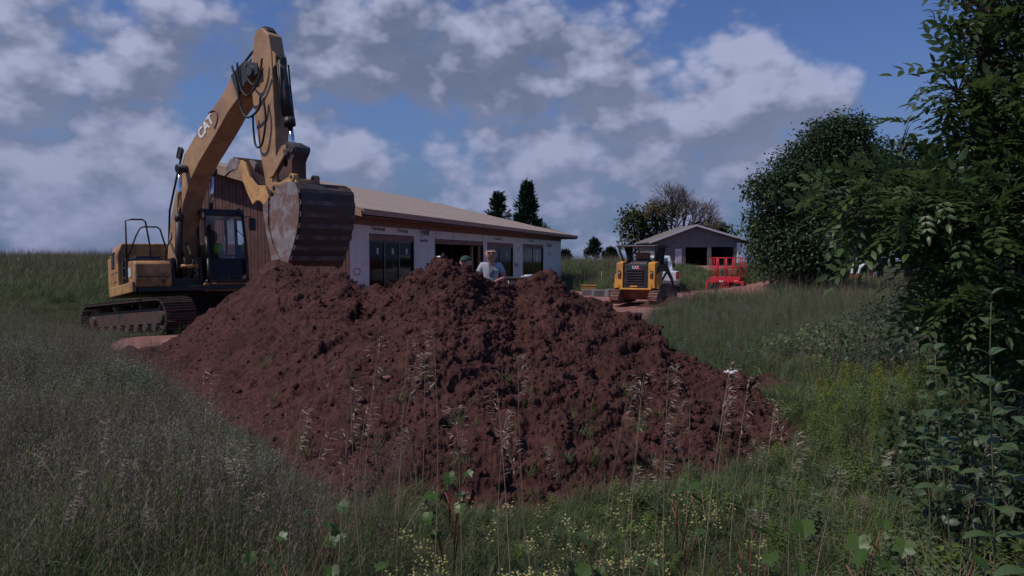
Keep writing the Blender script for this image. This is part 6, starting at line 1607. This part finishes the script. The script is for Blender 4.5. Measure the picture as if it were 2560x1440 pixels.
# grape vines with lobed leaves
def lobed(L_):
    pts = [(0, 0), (-.10, -.16), (-.02, -.42), (.22, -.50), (.34, -.36), (.52, -.56), (.72, -.40), (.70, -.22), (1.0, 0), (.70, .22), (.72, .40), (.52, .56), (.34, .36), (.22, .50), (-.02, .42), (-.10, .16)]
    V = [(x * L_, y * L_, .10 * L_ * abs(y) * 2 - .18 * L_ * x * x) for x, y in pts]; V.append((.40 * L_, 0, -.03 * L_)); c_ = len(V) - 1
    return V, [(c_, i, (i + 1) % len(pts)) for i in range(len(pts))]
def vine(px, py, Y, n, spread, label, seed, LL=.085):
    q_ = PT(px, py, Y); z0 = float(H(q_[0], q_[1])); t = empty('grape_vine', (q_[0], q_[1], z0)); tag(t, label, 'vine', None); r_ = random.Random(seed); top = q_[2] - z0; mb = MB(); me0 = []
    for k_ in range(3):
        V, Fc = lobed(LL * (.8 + .2 * k_)); me = bpy.data.meshes.new('leaf'); me.from_pydata(V, [], Fc); me.update(); me.materials.append(G_vine); me0.append(me)
    for i in range(n):
        p_ = Vector((r_.uniform(-1, 1) * spread, r_.uniform(-.5, .5) * spread, top * (1 - .55 * r_.random() ** 1.3))); b__ = Vector((p_.x * .3, p_.y * .3, max(0, p_.z - .3)))
        mb.tube([b__, b__.lerp(p_, .6) + Vector((0, 0, .03)), p_], [.003, .0025, .002], 5); o = bpy.data.objects.new('leaf', me0[i % 3]); C.objects.link(o); o.parent = t; o.location = p_
        o.rotation_euler = (r_.uniform(-.7, .7), r_.uniform(-.2, .9), r_.uniform(-2.6, -.4)); o.scale = (r_.uniform(.7, 1.2),) * 3
    mb.tube([(0, 0, 0), (spread * .3, 0, top * .5), (-spread * .2, 0, top * .8)], [.005, .004, .003], 6); mb.build('stem', G_rstem, t); return t
vine(1125, 1175, 4.4, 12, .16, 'grape vine with yellow green leaves climbing in front of the heap', 1, .075)
vine(720, 1330, 3.2, 12, .17, 'grape vine low in the grass left of the heap foot', 2, .07)
vine(800, 1230, 3.9, 8, .14, 'grape vine with reddish stem at the left foot of the heap', 3, .07)
vine(900, 1385, 2.8, 6, .13, 'grape vine leaves at the bottom edge left of centre', 4, .07)
vine(1880, 1330, 3.2, 12, .22, 'grape vine patch low in the grass right of centre', 5, .075)
vine(2160, 1330, 3.2, 14, .25, 'grape vine with bright leaves in the lower right', 6, .075)
vine(2380, 1370, 2.9, 12, .22, 'grape vine by the lower right corner', 7, .08)
vine(1540, 1340, 3.2, 8, .18, 'grape vine leaves under the middle of the heap', 8, .07)
vine(1700, 1215, 4.2, 7, .15, 'grape vine leaves at the right foot of the heap', 9, .07)
# goldenrod plants
def goldenrod_mesh(seed):
    r_ = random.Random(seed); V = []; Fc = []; Mi = []; hh_ = 1.0; tx, ty = r_.uniform(-.08, .08), r_.uniform(-.08, .08); d = Vector((tx, ty, 1)).normalized()
    blade(V, Fc, Mi, (0, 0, 0), d, hh_, .007, .03, 2, 4)
    for k_ in range(52):
        t = .15 + .78 * k_ / 52; a = k_ * 2.4; s = (1.1 - .6 * t); quadleaf(V, Fc, Mi, d * hh_ * t, (math.cos(a), math.sin(a), .45), .095 * s, .018 * s, 0, droop=.35)
    nf_ = len(V); VF = []; FF = []; MF = []
    for k_ in range(70):
        t = r_.uniform(.80, 1.04); a = r_.uniform(0, 6.28); w_ = .09 * (1.06 - t) * 4; pp = d * hh_ * t + Vector((math.cos(a), math.sin(a), .3)) * w_ * r_.random()
        quadleaf(VF, FF, MF, pp, (math.cos(a), math.sin(a), .9), .026, .018, 0)
    m1 = bpy.data.meshes.new('leaves'); m1.from_pydata(V, [], Fc); m1.update(); m1.materials.append(G_gold); m1.materials.append(G_gold); m1.materials.append(G_stem); m1.polygons.foreach_set('material_index', Mi)
    m2 = bpy.data.meshes.new('flower_head'); m2.from_pydata(VF, [], FF); m2.update(); m2.materials.append(G_gold if seed % 3 else G_yel); return m1, m2
GM = [goldenrod_mesh(i) for i in range(5)]
for i in range(95):
    px_ = rnd.uniform(2040, 2420); Y_ = rnd.uniform(6.2, 10.5); py_t = np.interp(px_, [2040, 2110, 2250, 2330, 2420], [985, 905, 920, 900, 960]) + rnd.uniform(0, 130) * (10.5 - Y_) / 4
    X_ = (px_ - 1280) / F * Y_; z0 = float(H(X_, Y_)); zt = EYE - (py_t - 640) / F * Y_; s = max(.45, min(1.35, zt - z0)); m1, m2 = GM[i % 5]
    o = bpy.data.objects.new('goldenrod', m1); C.objects.link(o); o.location = (X_, Y_, z0); o.scale = (.9, .9, s); o.rotation_euler = (rnd.uniform(-.06, .06), rnd.uniform(-.06, .06), rnd.uniform(0, 6.28))
    tag(o, 'goldenrod plant with yellow green top in the thicket right of the heap', 'goldenrod', 'goldenrod plants in the thicket')
    f_ = bpy.data.objects.new('flower_head', m2); C.objects.link(f_); f_.parent = o; f_['kind'] = 'stuff'
# tall dry brome stalks
def stalk_mesh(seed, hh_=1.25, onesided=1, plen=.22):
    r_ = random.Random(seed); mb = MB(); cur = r_.uniform(.02, .12); P_ = [Vector((cur * (i / 10) ** 2.2, 0, hh_ * i / 10)) for i in range(11)]
    mb.tube(P_, [.0029 - .00018 * i for i in range(11)], 4, caps=False); V = []; Fc = []; Mi = []
    for k_ in range(30):
        t = 1 - (k_ / 30) * plen / hh_; p_ = Vector((cur * t ** 2.2, 0, hh_ * t)); a = r_.uniform(-.9, .9) if onesided else r_.uniform(0, 6.28)
        ln = .02 + .05 * math.sin(math.pi * min(1, k_ / 24)) ; dr_ = Vector((math.cos(a), math.sin(a), r_.uniform(.5, 1.3))).normalized()
        q_ = p_ + dr_ * ln * r_.uniform(.3, 1); blade(V, Fc, Mi, p_, dr_, (q_ - p_).length + .005, .0016, .5, 0, 2)
        quadleaf(V, Fc, Mi, q_, (math.cos(a), math.sin(a), r_.uniform(-.2, .8)), r_.uniform(.026, .042), .0075, 0)
    m1 = mb.mesh('stem'); m1.materials.append(mat('straw_stem', (.30, .23, .15), .7, var=.2)); m2 = bpy.data.meshes.new('seed_head'); m2.from_pydata(V, [], Fc); m2.update(); m2.materials.append(G_seed); return m1, m2
SM = [stalk_mesh(i, onesided=i % 3) for i in range(6)]
heads = [(897, 842), (985, 850), (1060, 830), (1040, 880), (1325, 888), (1492, 943), (1583, 932), (1285, 985), (1255, 1042), (1150, 1020), (1670, 915), (1752, 918), (1830, 942), (1710, 1008), (1765, 1062), (1860, 1102), (1985, 1082), (1050, 1085), (1350, 1088), (490, 1232), (465, 1105), (525, 1112), (700, 1020), (733, 1080), (655, 1150), (545, 925), (2440, 1090), (2492, 1200), (912, 968), (880, 1005), (1930, 1292), (2300, 1130), (1805, 1000), (1640, 1150), (1560, 1180), (975, 905), (620, 1240), (180, 1180), (90, 1260), (300, 1150), (380, 1280), (40, 1120), (2040, 1180), (2130, 1250), (1440, 1130), (830, 1090), (240, 1060), (1905, 1030), (2035, 1010)]
for i, (px_, py_) in enumerate(heads):
    Y_ = rnd.uniform(3.3, 4.6); zt = EYE - (py_ - 640) / F * Y_; X_ = (px_ - 1280) / F * Y_; m1, m2 = SM[i % 6]; z0 = float(H(X_, Y_))
    o = bpy.data.objects.new('brome_grass', m1); C.objects.link(o); o.location = (X_, Y_, z0); s = (zt - z0) / 1.25; o.scale = (1, 1, s)
    rz = rnd.uniform(-.5, .5) + (math.pi if rnd.random() < .25 else 0); o.rotation_euler = (rnd.uniform(-.08, .08), rnd.uniform(-.10, .10), rz)
    tag(o, 'tall dry brome stalk with a pale nodding seed head', 'grass stalk', 'tall dry brome stalks in front of the heap')
    h_ = bpy.data.objects.new('seed_head', m2); C.objects.link(h_); h_.parent = o
# text curves become plain meshes
dg = bpy.context.evaluated_depsgraph_get()
for o in [x for x in bpy.data.objects if x.type == 'FONT']:
    me = bpy.data.meshes.new_from_object(o.evaluated_get(dg)); n_ = bpy.data.objects.new('lettering', me); C.objects.link(n_); n_.parent = o.parent; n_.matrix_local = o.matrix_local.copy()
    bpy.data.objects.remove(o)
